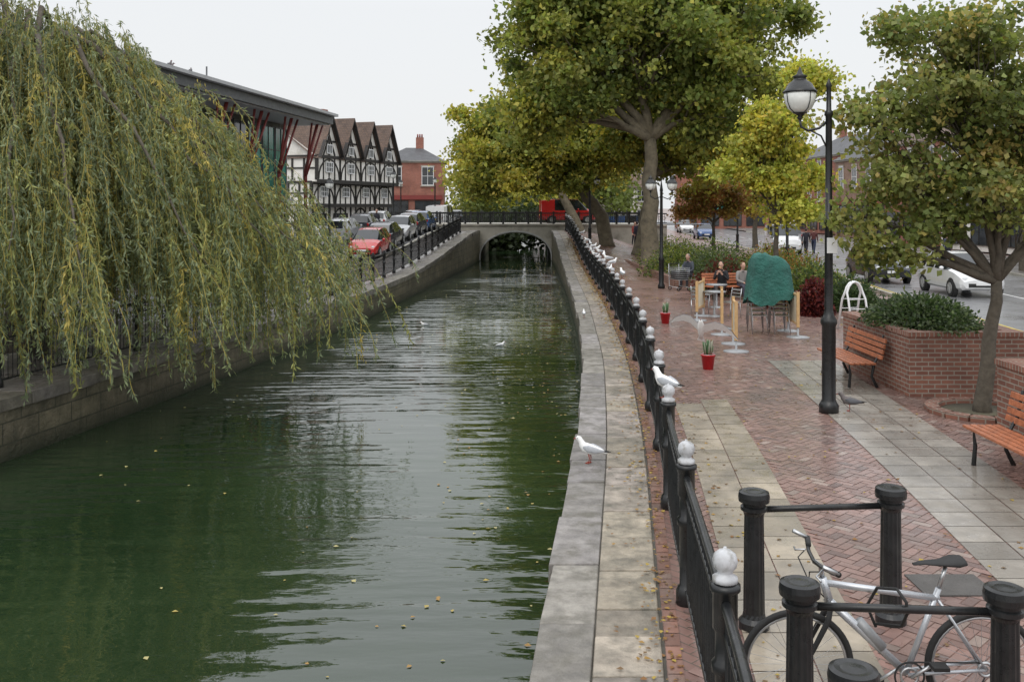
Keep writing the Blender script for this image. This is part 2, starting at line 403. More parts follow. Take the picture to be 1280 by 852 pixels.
# ------------------------------------------------------------------ brick paving, right bank
def in_band(o,y): return (1.45<o<2.4 and y<15.6) or (3.75<o<5.15 and 6<y<20) 
V=[];C=[]
bw=.1; ca=math.cos(R(45)); sa=math.sin(R(45)); g=.004
for i in range(-20,330):
    for j in range(-330,330):
        d=(i-j)%4
        if d not in (0,3): continue
        cx=i*bw;cy=j*bw
        wx,wy=(2*bw,bw) if d==0 else (bw,2*bw)
        mx,my=cx+wx/2,cy+wy/2
        X=mx*ca-my*sa; Y=mx*sa+my*ca+3
        if Y<3.5 or Y>31 or X<0 or X>11.5: continue
        e=ER(Y); o=X-e
        if o<1.12 or X>KR(Y)-.3 or in_band(o,Y): continue
        q=[(cx+g,cy+g),(cx+wx-g,cy+g),(cx+wx-g,cy+wy-g),(cx+g,cy+wy-g)]
        z=.004+random.random()*.003
        for (a,b_) in q: V.append((a*ca-b_*sa,a*sa+b_*ca+3,z))
        t=random.uniform(.75,1.2); w=random.random()
        col=(.275*t,.170*t,.145*t) if w<.8 else ((.215*t,.14*t,.125*t) if w<.93 else (.33*t,.25*t,.215*t))
        C.append(col)
quads_mesh('brick_paving',V,C,PBRICK)
V=[];C=[]
def slabs(o0,o1,nx,ly,y0,y1,tone):
    w=(o1-o0)/nx; y=y0; r=0
    while y<y1:
        for k in range(nx):
            a=o0+k*w+.006;b=o0+(k+1)*w-.006; ya=y+.006+(ly/2 if (k%2 and nx==2) else 0);yb=ya+ly-.012
            for (yy,o) in ((ya,a),(ya,b),(yb,b),(yb,a)): V.append((ER(yy)+o,yy,.008+random.random()*.002))
            t=random.uniform(.68,1.12); C.append((tone[0]*t,tone[1]*t,tone[2]*t))
        y+=ly
slabs(1.47,2.38,2,.6,3.6,15.3,(.95,.87,.76)); slabs(3.78,5.12,3,.45,6,19.6,(.82,.80,.78))
y=3
while y<60:
    for (yy,o) in ((y,.89),(y,1.0),(y+.2,1.0),(y+.2,.89)): V.append((ER(yy)+o,yy,h(3,yy)+.008))
    t=random.uniform(.6,1); C.append((.75*t,.42*t,.35*t)); y+=.21
quads_mesh('paving_slabs',V,C,SLAB)
mb=MB(); mb.box((3.7,8.1,.012),(.6,.45,.012),M('cast_iron_cover',(.09,.085,.08),.5,bump=1,bs=30,bd=.01)); link(bpy.data.objects.new('manhole_cover',mb.mesh('manhole_cover')))

# ------------------------------------------------------------------ railings
def railing(fe,side,off,y0,y1,ball,sp=2.45,top=1.02,near=0):
    ob=OB('railing'); P=ob.part('posts'); Rl=ob.part('rails'); B=ob.part('balusters')
    def f(y):
        x=fe(y)+side*(off+near*(1-sm(4,10,y))); return (x,y,h(x,y))
    posts=[];y=y0
    while y<=y1: posts.append(y); y+=sp
    for y in posts:
        x,yy,z=f(y); n=18 if y<30 else 8
        P.lathe([(.085,-.02),(.085,.10),(.07,.14),(.055,.16),(.055,.62),(.075,.64),(.075,.69),(.055,.71),(.055,.86),(.07,.88),(.07,1.08),(.085,1.09),(.085,1.12),(.05,1.13)],(x,yy,z),BLACK,n)
        if ball:
            P.lathe([(.045,1.125),(.07,1.135),(.07,1.16),(.045,1.175),(.04,1.19),(.062,1.215),(.07,1.25),(.06,1.285),(.035,1.305),(.012,1.312),(.008,1.325)],(x,yy,z),SILVER,n)
        else: P.lathe([(.03,1.12),(.055,1.16),(.055,1.19),(.02,1.23)],(x,yy,z),BLACK,8)
    for (zz,r) in ((top,.03),(.86,.016),(.12,.018)):
        pts=[];y=y0
        while y<=posts[-1]+.01: p=f(y); pts.append((p[0],p[1],p[2]+zz)); y+=sp/4
        Rl.tube(pts,r,BLACK,10)
    y=y0+.12
    while y<posts[-1]:
        if min(abs(y-p) for p in posts)>.07:
            x,yy,z=f(y); B.tube([(x,yy,z+.12),(x,yy,z+top)],.0095,BLACK,4,smooth=False,cap=False)
        y+=.125
    return ob.done()
railing(ER,1,1.06,2.85,74,True,near=.1)
railing(EL,-1,.95,6,72,False,sp=2.2,top=1.05)

# ------------------------------------------------------------------ far bridge
def bridge():
    ob=OB('stone_bridge'); B=ob.part('arch_and_deck'); Pp=ob.part('parapet_railing')
    y0,y1=75,84.5; xl,xr=EL(75),ER(75); cx=(xl+xr)/2; hw=(xr-xl)/2
    n=20; A=[]
    for i in range(n+1):
        t=math.pi*(1-i/n); A.append((cx+hw*math.cos(t),-1.1+2.25*math.sin(t)**.8))
    zt=lambda x:1.62+.12*math.cos((x-cx)/14)
    for (yy,fl) in ((y0,0),(y1,1)):
        for a,b_ in zip(A[:-1],A[1:]):
            q=[(a[0],yy,a[1]),(b_[0],yy,b_[1]),(b_[0],yy,zt(b_[0])),(a[0],yy,zt(a[0]))]
            B.add(q if not fl else q[::-1],[(0,1,2,3)],CONC)
        for (xa,xb) in ((xl-9,xl),(xr,xr+9)):
            B.add([(xa,yy,-2),(xb,yy,-2),(xb,yy,zt(xb)),(xa,yy,zt(xa))],[(0,1,2,3)],CONC)
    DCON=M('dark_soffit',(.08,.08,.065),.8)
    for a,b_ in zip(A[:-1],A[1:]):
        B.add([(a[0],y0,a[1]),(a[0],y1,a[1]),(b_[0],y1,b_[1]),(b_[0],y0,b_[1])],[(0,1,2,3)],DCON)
        B.beam((a[0],y0-.04,a[1]+.12),(b_[0],y0-.04,b_[1]+.12),.1,.26,LGREY)
    xs=[xl-9+i*(xr-xl+18)/24 for i in range(25)]
    for a,b_ in zip(xs[:-1],xs[1:]):
        B.beam((a,(y0+y1)/2,zt(a)+.05),(b_,(y0+y1)/2,zt(b_)+.05),.14,y1-y0+.3,CONC)
        for yy in (y0+.05,y1-.05):
            Pp.beam((a,yy,zt(a)+.95),(b_,yy,zt(b_)+.95),.09,.07,BLACK); Pp.beam((a,yy,zt(a)+.25),(b_,yy,zt(b_)+.25),.06,.05,BLACK)
            Pp.box((a,yy,zt(a)+.58),(.16,.16,1.0),BLACK)
            for k in range(6): 
                x=a+(b_-a)*k/6; Pp.box((x,yy,zt(x)+.58),(.035,.035,.75),BLACK)
                if k%2==0: Pp.torus((x+.11,yy,zt(x)+.6),.12,.015,BLACK,'Y',8,4)
    return ob.done()
bridge()

# ------------------------------------------------------------------ buildings
def window(ob,x,y,z,w,hh,fr=WHITE,nx=2,nz=2,facing=-1,axis='x',gl=GLASS):
    G=ob.part('windows')
    def bx(c,s):
        if axis=='y': c=(c[1],c[0],c[2]); s=(s[1],s[0],s[2])
        return c,s
    c,s=bx((x,y+facing*.0,z+hh/2),(w,.06,hh)); G.box(c,s,gl)
    t=.07
    for dz in (0,hh): c,s=bx((x,y+facing*.03,z+dz),(w+t,.08,t)); G.box(c,s,fr)
    for i in range(nx+1):
        tt=t if i in(0,nx) else t*.6
        c,s=bx((x-w/2+w*i/nx,y+facing*.033,z+hh/2),(tt,.07,hh)); G.box(c,s,fr)
    for i in range(1,nz): c,s=bx((x,y+facing*.028,z+hh*i/nz),(w,.06,t*.6)); G.box(c,s,fr)
def tudor():
    ob=OB('timber_framed_house',(-16.7,78,.3),math.atan2(.945,.33))
    W=ob.part('walls');T=ob.part('timbers');Rf=ob.part('roof')
    bays=4;bw=3.65;Lx=bays*bw;D=8
    W.box((Lx/2,D/2,1.5),(Lx,D,3.0),RENDER); 
    W.box((Lx/2,D/2-.25,3.95),(Lx,D+.5,2.0),RENDER); W.box((Lx/2,D/2-.5,6.0),(Lx,D+1,2.1),RENDER)
    for (y,z,t) in ((-.56,3.0,.3),(-1.06,4.98,.3),(-1.06,7.0,.25),(-.56,4.8,.12)):
        T.box((Lx/2,y,z),(Lx+.1,.14,t),TIMBER)
    for z0,z1,yo in ((0,3,0),(3.1,4.9,-.5),(5.1,7,-1)):
        for i in range(0,9): 
            y=yo+.1+i*(D-yo-.2)/8; T.box((-.03,y,(z0+z1)/2),(.1,.16,z1-z0),TIMBER)
        T.box((-.035,(D+yo)/2,z1),(.1,D-yo,.2),TIMBER); T.box((-.032,(D+yo)/2,(z0+z1)/2),(.1,D-yo,.12),TIMBER)
    for b in range(bays):
        x0=b*bw;xc=x0+bw/2
        for (yo,z0,z1) in ((0,.1,2.9),(-.5,3.15,4.85),(-1.0,5.15,6.9)):
            for k in range(5):
                x=x0+bw*k/4; T.box((x,yo-.035,(z0+z1)/2),(.17 if k in(0,4) else .09,.09,z1-z0),TIMBER)
            for sgn in (-1,1):
                pts=[]
                for i in range(6):
                    t=i/5*math.pi/2; pts.append((xc+sgn*bw*.46*math.cos(t)*1.0,yo-.03,z0+(z1-z0)*.95*math.sin(t)))
                for a,c in zip(pts[:-1],pts[1:]): T.beam(a,c,.1,.11,TIMBER)
            if yo<0: window(ob,xc,yo-.05,z0+.6,1.1,.8,WHITE,4,2)
            else: window(ob,xc,yo-.05,.9,2.3,1.4,TIMBER,4,2)
        yg=-1.0; zb=7.05; zp=10.3
        W.add([(x0+.05,yg,zb),(x0+bw-.05,yg,zb),(xc,yg,zp)],[(0,1,2)],RENDER)
        for sgn in (-1,1):
            T.beam((xc+sgn*(bw/2+.1),yg-.3,zb-.15),(xc,yg-.3,zp+.05),.08,.28,TIMBER)
            T.beam((xc+sgn*bw*.25,yg-.05,zb+.1),(xc+sgn*.02,yg-.05,zb+1.7),.09,.11,TIMBER)
            e=xc+sgn*(bw/2+.15); zz=zb-.22
            q=[(e,yg-.45,zz),(xc,yg-.45,zp+.22),(xc,4.2,zp+.22),(e,4.2,zz)]
            Rf.add(q if sgn<0 else q[::-1],[(0,1,2,3)],TILE)
        T.box((xc,yg-.04,zb+1.25),(bw*.6,.09,.14),TIMBER); T.box((xc,yg-.045,(zb+zp)/2-.1),(.12,.09,zp-zb-.4),TIMBER)
        window(ob,xc,yg-.06,zb+.25,.8,.7,WHITE,3,1)
    zr=10.45
    Rf.add([(-.4,-.9,6.9),(Lx+.4,-.9,6.9),(Lx+.4,4,zr),(-.4,4,zr)],[(0,1,2,3)],TILE)
    Rf.add([(-.4,D+.3,6.9),(Lx+.4,D+.3,6.9),(Lx+.4,4,zr),(-.4,4,zr)],[(3,2,1,0)],TILE)
    W.add([(0,-1,7),(0,D,7),(0,4,zr-.1)],[(2,1,0)],RENDER); W.add([(Lx,-1,7),(Lx,D,7),(Lx,4,zr-.1)],[(0,1,2)],RENDER)
    for x in (3,11): Rf.box((x,5,10.9),(.9,.7,2.2),BRICKR)
    ob.done()
tudor()
def modern():
    ob=OB('modern_waterside_building',(-18.3,16.5,0),math.atan2(45.5,6.55))
    W=ob.part('walls');Rf=ob.part('roof');C=ob.part('columns')
    L=46
    W.box((L/2-1,7.5,1.7),(L-2,10,3.4),BRICKB); W.box((L/2-1,7.6,5.9),(L-2,10,5),DGREY)
    Rf.box((L/2,6,8.75),(L,12.4,.5),DGREY); Rf.box((L/2,5.9,9.08),(L+.3,12.8,.16),LGREY); Rf.box((L/2,6,8.46),(L-.4,12,.07),LGREY)
    Rf.box((L/2-1,2.3,3.55),(L-2,1.2,.3),LGREY)
    x=1;k=0
    while x<L-2:
        window(ob,x+1,2.58,3.9,1.8,4.2,DGREY,2,3,gl=TEAL if (k%5==4 or x>L-9) else GLASS)
        window(ob,x+1,2.47,.3,1.75,2.7,WHITE if k%3 else DGREY,2,1)
        if k%4==1: W.box((x+1,2.2,3.0),(3.4,.3,.45),LGREEN if k%8==1 else WHITE)
        x+=2.0;k+=1
    for i in range(11):
        x=1+i*4.4; C.tube([(x,1.3,0),(x,1.3,5.5),(x,.5,8.5)],[.12,.12,.1],REDC,8); C.tube([(x,1.3,5),(x+1,.5,8.5)],.07,REDC,6); C.tube([(x,1.3,5),(x-1,.5,8.5)],.07,REDC,6)
    W.box((L-.9,7.5,5.9),(.2,9.8,5.1),RENDER)
    for i in range(4): window(ob,4+i*2.3,L-.76,4.0,1.6,3.6,DGREY,2,3,facing=1,axis='y',gl=TEAL)
    Rf.box((L*.35,6,9.7),(7,4,1.1),LGREY); Rf.tube([(L*.8,4,9.1),(L*.8,4,11)],.05,DGREY,6)
    ob.done()
modern()
def house(name,loc,rz,L,D,H,mat,roof,nfl,nw,shop=True,ridge=2.6,chim=1,ww=1.0):
    ob=OB(name,loc,rz); W=ob.part('walls');Rf=ob.part('roof')
    W.box((L/2,D/2,H/2),(L,D,H),mat)
    e=.3
    Rf.add([(-e,-e,H-.1),(L+e,-e,H-.1),(L-D*.3,D/2,H+ridge),(D*.3,D/2,H+ridge),(-e,D+e,H-.1),(L+e,D+e,H-.1)],[(0,1,2,3),(5,4,3,2),(1,5,2),(4,0,3)],roof)
    W.box((L/2,-.06,H-.12),(L+.1,.2,.24),CONC)
    fh=H/nfl
    for f in range(nfl):
        z=f*fh
        if f==0 and shop:
            W.box((L/2,-.12,fh-.45),(L-.3,.3,.5),random.choice([REDC,DGREY,TEAL]))
            n=max(1,int(L/3.2))
            for i in range(n): window(ob,(i+.5)*L/n,-.02,.45,L/n*.78,fh-1.3,TIMBER,3,1)
        else:
            for i in range(nw):
                x=(i+.5)*L/nw; window(ob,x,-.02,z+fh*.25,ww,fh*.55,WHITE,2,2); W.box((x,-.07,z+fh*.25-.1),(ww+.3,.2,.1),CONC); W.box((x,-.04,z+fh*.82+.03),(ww+.25,.1,.16),CONC)
        for i in range(max(1,int(D/3.5))):
            y=(i+.5)*D/max(1,int(D/3.5))
            if f or not shop: window(ob,y,-.02,z+fh*.25,ww,fh*.55,WHITE,2,2,axis='y'); window(ob,y,L+.02,z+fh*.25,ww,fh*.55,WHITE,2,2,axis='y',facing=1)
    for i in range(chim):
        x=L*(.2+.6*i/max(1,chim-1)) if chim>1 else L*.6
        Rf.box((x,D/2,H+ridge+.3),(.9,.6,1.8),BRICKR)
        for k in (-.25,0,.25): Rf.lathe([(.1,0),(.08,.4)],(x+k,D/2,H+ridge+1.2),REDC,8)
    return ob.done()
house('red_brick_building',(-14.9,108,1.0),R(3),7.2,9,7.4,BRICKR,SLATE,2,2,True,1.7,1,1.3)
house('red_brick_building',(-26,128,1.0),R(3),11,9,7.0,BRICKR,SLATE,2,4,True,1.8,2)
yy=30
for (L,H,m,r) in ((14,8,BRICKR,SLATE),(12,9.5,BRICKB,TILE),(15,7.5,RENDER,SLATE),(13,8.5,BRICKR,TILE),(16,8,BRICKB,SLATE),(18,9,BRICKR,SLATE)):
    x=KR(yy+L)+14.4
    house('brick_shop_building',(x,yy+L,.1),R(-90+4),L,9,H,m,r,3 if H>8 else 2,int(L/2.8),True,2.6,2); yy+=L+.3
house('brick_shop_building',(24,140,0),R(-8),16,10,10.5,BRICKR,SLATE,3,5,True,3,2)
house('brick_shop_building',(11,150,1),R(0),11,10,8,BRICKB,TILE,3,4,True,3,1)
house('timber_framed_house',(10.5,112,1),R(0),5.5,7,4.5,RENDER,TILE,2,3,False,3.2,1)

# ------------------------------------------------------------------ trees
def tree(name,base,fork,lobes,rt,nleaf,lsize,pal,bark,ncl=60,sig=.45,via=None,twigr=.03,wv=.75):
    z0=h(base[0],base[1]); par=link(bpy.data.objects.new(name,None)); par.location=(base[0],base[1],z0)
    off=Vector((base[0],base[1],z0)); mb=MB(); B=Vector((0,0,-.1)); Fk=Vector(fork)-off
    path=[B,B+Vector((0,0,.25))]
    if via: path+=[Vector(v)-off for v in via]
    nn=6
    p0=path[-1]
    for i in range(1,nn+1):
        t=i/nn; p=p0.lerp(Fk,t)+Vector((random.uniform(-1,1),random.uniform(-1,1),0))*rt*.25*(t<1); path.append(p)
    rad=[rt*1.5,rt*1.15]+[rt*(1.05-.35*i/(len(path)-3)) for i in range(len(path)-2)]
    mb.tube(path,rad,bark,14)
    tot=sum(l[3]*l[4]*l[5] for l in lobes); CP=[];CS=[]
    for l in lobes:
        c=Vector(l[:3])-off; r=Vector(l[3:6])
        mid=Fk.lerp(c,.5)+Vector((random.uniform(-.3,.3),random.uniform(-.3,.3),.12*(c-Fk).length*random.uniform(.3,1)))
        P=[Fk*(1-t)**2+mid*2*t*(1-t)+c*t*t for t in [i/8 for i in range(9)]]
        P=[p+Vector((random.gauss(0,1),random.gauss(0,1),random.gauss(0,1)))*rt*.12*(0<i<8) for i,p in enumerate(P)]
        rr=[rt*.55*(1-i/8)+rt*.09 for i in range(9)]
        mb.tube(P,rr,bark,8)
        n=max(8,int(ncl*(l[3]*l[4]*l[5]/tot)))
        for k in range(n):
            d=Vector((random.gauss(0,1),random.gauss(0,1),random.gauss(0,1))).normalized()
            q=random.random()**.42*random.uniform(.8,1.12)
            cp=c+Vector((d.x*r.x,d.y*r.y,d.z*r.z))*q
            s=P[random.randint(3,8)]; m2=s.lerp(cp,.5)+Vector((random.gauss(0,.12),random.gauss(0,.12),random.uniform(0,.25)))*r.x*.5
            mb.tube([s,s.lerp(m2,.6)+Vector((0,0,.05)),m2.lerp(cp,.4),cp],[twigr*1.6,twigr*1.2,twigr*.8,twigr*.35],bark,5,cap=False)
            CP.append(tuple(cp)); CS.append(r.x)
    w=link(bpy.data.objects.new('trunk_and_limbs',mb.mesh('trunk_and_limbs'))); w.parent=par
    CP=np.array(CP); nc=len(CP); w_=rng.uniform(.25,1.8,nc)**1.3; w_/=w_.sum(); idx=rng.choice(nc,nleaf,p=w_)
    ssig=sig*rng.uniform(.55,1.35,nc)
    Pp=CP[idx]+rng.normal(size=(nleaf,3))*ssig[idx][:,None]*np.array([1,1,.62])
    pal=np.array([p[:3] for p in pal]); 
    ci=rng.integers(0,len(pal),nc); ccol=pal[ci]*rng.uniform(wv,1.25,(nc,1))
    cols=ccol[idx]; sw=rng.random(nleaf)<.3; cols[sw]=pal[rng.integers(0,len(pal),sw.sum())]
    cols=cols*rng.uniform(.7,1.3,(nleaf,1))*rng.uniform(.92,1.08,(nleaf,3))
    L=lsize*rng.uniform(.6,1.25,nleaf)
    o=quads_mesh('foliage',leafquads(Pp,L,L*.78,fold=.2),np.minimum(cols,.85),LEAF,par)
    return par
G1=(.19,.235,.06);G2=(.27,.29,.07);G3=(.14,.18,.05);Y1=(.50,.43,.08);Y2=(.40,.38,.08);O1=(.42,.21,.07);R1=(.30,.10,.05)
tree('plane_tree',(6.9,48),(6.9,48,6.6),[(6.4,48,11.1,4.4,4.5,3.2),(2.4,48,10.3,3.4,4,2.8),(10.4,48,10.4,3.4,4,2.8),(5.6,48,15,5,4,3),(1.5,48,13.3,2.7,3,2.4),(11.4,48,13,2.9,3,2.2),(.6,48,7.8,2.3,3,1.7),(9.8,48,7.9,2.8,3,1.2),(4,47,7.8,2.4,3,1.1)],.42,90000,.28,[G1,G2,G2,G3,G2,Y2,G1],BARKP,ncl=270,sig=.56,twigr=.05)
tree('plane_tree',(5.9,60),(3.9,60,4.9),[(-1,60,6.4,2.5,3,1.9),(-2.4,60,4.9,1.7,2,1.1),(2,60,7.8,3,3,2.3),(3,60,5.2,2.4,3,1.0),(-1.3,60,8.9,2,2,1.6),(6,60,7,3,3,1.8),(0,58,4.9,2,2,.8)],.40,55000,.28,[Y2,Y1,G2,Y2,G2,G1],BARKP,ncl=200,sig=.52,via=[(5.6,60,2.6)],twigr=.045)
tree('plane_tree',(7.4,56),(8.2,56,5),[(10,56,6.6,3,3,1.8),(13.6,56,7,2.6,3,2),(7,56,8,2.5,3,2),(11,57,9,3,3,2)],.36,38000,.28,[G2,Y2,G1,Y1],BARKP,ncl=150,sig=.52,twigr=.045)
tree('plane_tree',(4.9,70),(3.0,71,5.5),[(0,72,7,3,3,2),(3,72,8,3,3,2),(-3,73,5.8,1.8,2,1.5),(7,72,6.5,3,3,1.8)],.34,30000,.3,[Y2,Y1,G2],BARKP,ncl=110,sig=.6,twigr=.045)
tree('autumn_maple_tree',(9.9,36),(9.9,36,2.6),[(9.7,36,6.4,1.2,1.4,1.0),(10.4,36,4.3,1.5,1.5,.8),(8.7,36,4.4,.9,1,.6),(11,36,7.9,1.0,1.2,.8),(10.3,36,3.0,1.4,1.3,.35),(8.9,36,5.6,.8,.8,.5),(9.9,36,5.3,1,1,.5)],.11,19000,.18,[Y1,(.55,.52,.09),(.44,.45,.09),(.34,.38,.08)],BARKD,ncl=90,sig=.3,twigr=.018,wv=.8)
tree('russet_tree',(12.6,60),(12.6,60,2.2),[(12.6,60,4.0,1.9,1.9,1.4),(14,60,3.2,1.2,1.2,.7),(11.3,60,3,1,1,.6)],.12,11000,.2,[O1,(.40,.30,.09),(.36,.20,.08),(.32,.28,.07)],BARKD,ncl=60,sig=.35,twigr=.02)
tree('crab_apple_tree',(7.3,14.9),(7.52,14.9,2.05),[(6.7,14.9,4.8,1.1,1.3,.8),(6.05,14.8,3.7,.75,1.0,.55),(7.3,14.7,3.5,1.1,1.2,.6),(8.0,14.9,4.9,1.3,1.3,1.0),(5.3,14.8,3.1,.5,.6,.5),(5.6,14.9,4.5,.6,.8,.55),(5.6,14.8,2.5,.5,.6,.4),(6.5,14.7,3.0,.6,.7,.3),(7.0,15,5.9,1.3,1.2,.45),(8.3,14.6,3.0,.8,.9,.35),(8.9,14.9,4,1,1,1)],.115,31000,.105,[(.19,.225,.065),(.24,.265,.085),(.155,.19,.06),(.29,.29,.09),(.18,.215,.065),(.20,.235,.07),(.26,.275,.09),(.36,.30,.10)],BARKD,ncl=340,sig=.16,twigr=.009)
tree('street_tree',(19,75),(19,75,3),[(19,75,6,3,3,2.4),(21.5,75,5,2,2,1.5)],.2,12000,.32,[G2,Y2,O1],BARKD,ncl=60,sig=.5)
tree('street_tree',(24.5,46),(24.5,46,2.6),[(24.5,46,5,2.4,2.4,1.8),(22.8,46,4,1.5,1.5,1)],.18,13000,.22,[G2,G1,O1],BARKD,ncl=70,sig=.4)
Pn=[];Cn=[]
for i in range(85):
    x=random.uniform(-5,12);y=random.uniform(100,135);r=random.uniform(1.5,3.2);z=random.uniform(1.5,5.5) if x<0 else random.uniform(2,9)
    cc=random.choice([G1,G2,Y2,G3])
    if i<24: x=random.uniform(-4,7); y=random.uniform(92,98); z=random.uniform(-.5,2.2); r=1.6; cc=(.05,.07,.03)  # low clumps behind the arch: shade painted into their darker leaf colour
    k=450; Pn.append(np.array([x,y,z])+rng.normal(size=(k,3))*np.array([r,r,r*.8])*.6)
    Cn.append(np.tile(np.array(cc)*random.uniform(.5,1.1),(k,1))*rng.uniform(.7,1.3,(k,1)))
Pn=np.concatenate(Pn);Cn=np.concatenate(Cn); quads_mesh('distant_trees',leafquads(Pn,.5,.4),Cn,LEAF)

# willow
def willow():
    bx,by=-10.6,20.8; par=link(bpy.data.objects.new('weeping_willow_tree',None)); par.location=(bx,by,0)
    mb=MB(); mb.tube([(0,0,-.1),(.05,0,.4),(0,.1,1.6),(.15,0,3.0),(.1,0,4.2)],[.55,.42,.36,.33,.28],BARKD,14)
    P=[];D=[];C=[];TW=[];TC=[]
    nl=28
    for li in range(nl):
        az=2*math.pi*li/nl+random.uniform(-.12,.12); Rm=random.uniform(5.4,7.0)
        cx,sx=math.cos(az),math.sin(az); top=random.uniform(6.8,7.5)
        sl=random.uniform(.70,.84)
        if cx>.75: Rm=random.uniform(6.3,7.0)
        if cx>.2: sl=random.uniform(.90,1.0); top=random.uniform(6.6,7.1)
        if cx<.1 : top+=.6
        pts=[]
        for i in range(11):
            t=i/10; r=Rm*t; rp=1.5
            z=4.2+(top-4.2)*math.sin(min(1,r/rp)*math.pi/2) if r<rp else max(1.7,top-(r-rp)*sl*random.uniform(.96,1.04))
            pts.append(Vector((cx*r+random.uniform(-.1,.1),sx*r+random.uniform(-.1,.1),z)))
        mb.tube(pts,[.075*(1-i/10.5)+.006 for i in range(11)],BARKD,6)
        ns=92; lt=random.uniform(.75,1.22)
        if cx>.5: ns=108
        for s in range(ns+34):
            if s<ns: t=random.uniform(.04,1)**.8*10
            else: t=random.uniform(.0,.75)*10
            i=min(9,int(t)); st=pts[i].lerp(pts[i+1],t-i)+Vector((random.gauss(0,.36),random.gauss(0,.36),random.gauss(.10,.16)))
            bot=random.choice([random.uniform(-.2,1.0),random.uniform(.1,1.6),random.uniform(.9,3.0)])
            if cx<.35 and sx<0: bot=max(bot,random.uniform(.75,1.3))
            ln=max(.9,min(st.z-bot,random.uniform(2.2,6.2)))
            if s>=ns: ln=random.uniform(.8,2.0); st.z+=random.uniform(.05,.3)
            dirx=Vector((cx+random.gauss(0,.6),sx+random.gauss(0,.6),0))*random.uniform(.15,.7)
            ph=random.uniform(0,6); yl=random.random(); 
            base=np.array((.27,.285,.10)) if yl<.22 else (np.array((.20,.235,.12)) if yl<.65 else np.array((.15,.185,.105)))
            if yl>.94: base=np.array((.42,.34,.09))
            base=base*lt
            m=int(ln*24); ts=np.linspace(0,1,m)
            q=np.stack([st.x+dirx.x*(1-np.exp(-3*ts))+.05*np.sin(ts*7+ph)+.12*ts**2, st.y+dirx.y*(1-np.exp(-3*ts))+.05*np.cos(ts*6+ph), st.z+.12*np.sin(np.minimum(ts*4,1)*3.14)-ln*ts],axis=1)
            P.append(q); dd=rng.normal(size=(m,3))*.4; dd[:,2]-=.8; dd[:,:2]+=np.array([dirx.x,dirx.y])*.2; D.append(dd)
            C.append(base*rng.uniform(.65,1.4,(m,1)))
            qs=q[::4]; a=qs[:-1];b_=qs[1:]; w2=np.array([.0045,.003,0])
            TW.append(np.stack([a-w2,a+w2,b_+w2,b_-w2],axis=1).reshape(-1,3)); TC.append(np.tile(np.array((.38,.31,.08))*random.uniform(.6,1.2),(len(a),1)))
    P=np.concatenate(P);D=np.concatenate(D);C=np.concatenate(C)
    P=np.concatenate([P,P+rng.normal(size=P.shape)*.03]);D=np.concatenate([D,D+rng.normal(size=D.shape)*.4]);C=np.concatenate([C,C*.9])
    L=rng.uniform(.08,.15,len(P))
    quads_mesh('foliage',leafquads(P,L,L*.23,D),C,WLEAF,par)
    quads_mesh('hanging_twigs',np.concatenate(TW),np.concatenate(TC),WLEAF,par)
    w=link(bpy.data.objects.new('trunk_and_limbs',mb.mesh('trunk_and_limbs'))); w.parent=par
willow()

# shrubs
def shrub(name,c,r,n,ls,pal):
    P=rng.normal(size=(n,3)); P=norm(P)*rng.uniform(.55,1.05,(n,1))*(1+.18*np.sin(P*3)); P[:,2]=np.abs(P[:,2]); z=h(c[0],c[1])+c[2]
    P=P*np.array(r); pal=np.array(pal); k=rng.integers(0,len(pal),n); C=pal[k]*rng.uniform(.5,1.35,(n,1))
    o=quads_mesh(name,leafquads(P,ls*rng.uniform(.7,1.2,n),ls*.6,D=norm(P)+rng.normal(size=(n,3))*.6),C,LEAF); o.location=(c[0],c[1],z)
    mb=MB()
    for i in range(9):
        a=random.uniform(0,6.3); mb.tube([(0,0,-.05),(math.cos(a)*r[0]*.4,math.sin(a)*r[1]*.4,r[2]*.5),(math.cos(a)*r[0]*.7,math.sin(a)*r[1]*.7,r[2]*.8)],[.02,.013,.006],BARKD,5)
    t=link(bpy.data.objects.new('stems',mb.mesh('stems'))); t.parent=o
DG=(.05,.085,.035);DG2=(.08,.12,.05);LG=(.17,.21,.13)
shrub('planter_shrub',(7.45,17.5,1.05),(.82,1.35,.46),9000,.085,[DG,DG2,LG,DG2])
for (x,y,rx,rz,p) in ((8.9,28.3,.5,.95,[(.12,.02,.02),(.17,.035,.03),(.08,.015,.02)]),(8.3,30.5,.6,1.1,[(.12,.02,.02),(.17,.035,.03),(.07,.03,.02)]),(7.7,35,1.0,1.2,[(.15,.05,.03),DG2,(.12,.02,.02)]),
    (8.4,40,1.5,1.3,[DG2,(.12,.17,.04),LG]),(7.6,44,1.6,1.4,[DG2,G2,(.16,.22,.05)]),(9.6,45,1.8,1.5,[DG2,G1,(.16,.22,.05)]),(8.5,51,1.8,1.4,[G1,G2]),(10.7,34,1.2,1.1,[DG2,G1]),(11.5,39,1.5,1.3,[G2,G1,O1]),(12.4,46,1.6,1.3,[G1,O1,G2]),(10.4,29.5,.9,.9,[DG,DG2])):
    shrub('shrub',(x,y,0),(rx,rx,rz),3500,.12,p)
mb=MB(); 
pts=[(6.6,38.5),(6.4,46),(6.2,53),(13,53),(12.5,40),(11.5,33),(9.8,32.5),(8.6,37)]
for a,b_ in zip(pts,pts[1:]+pts[:1]): mb.beam((a[0],a[1],.12),(b_[0],b_[1],.12),.2,.4,BRICKW,up=(0,0,1))
link(bpy.data.objects.new('planting_bed_wall',mb.mesh('planting_bed_wall')))

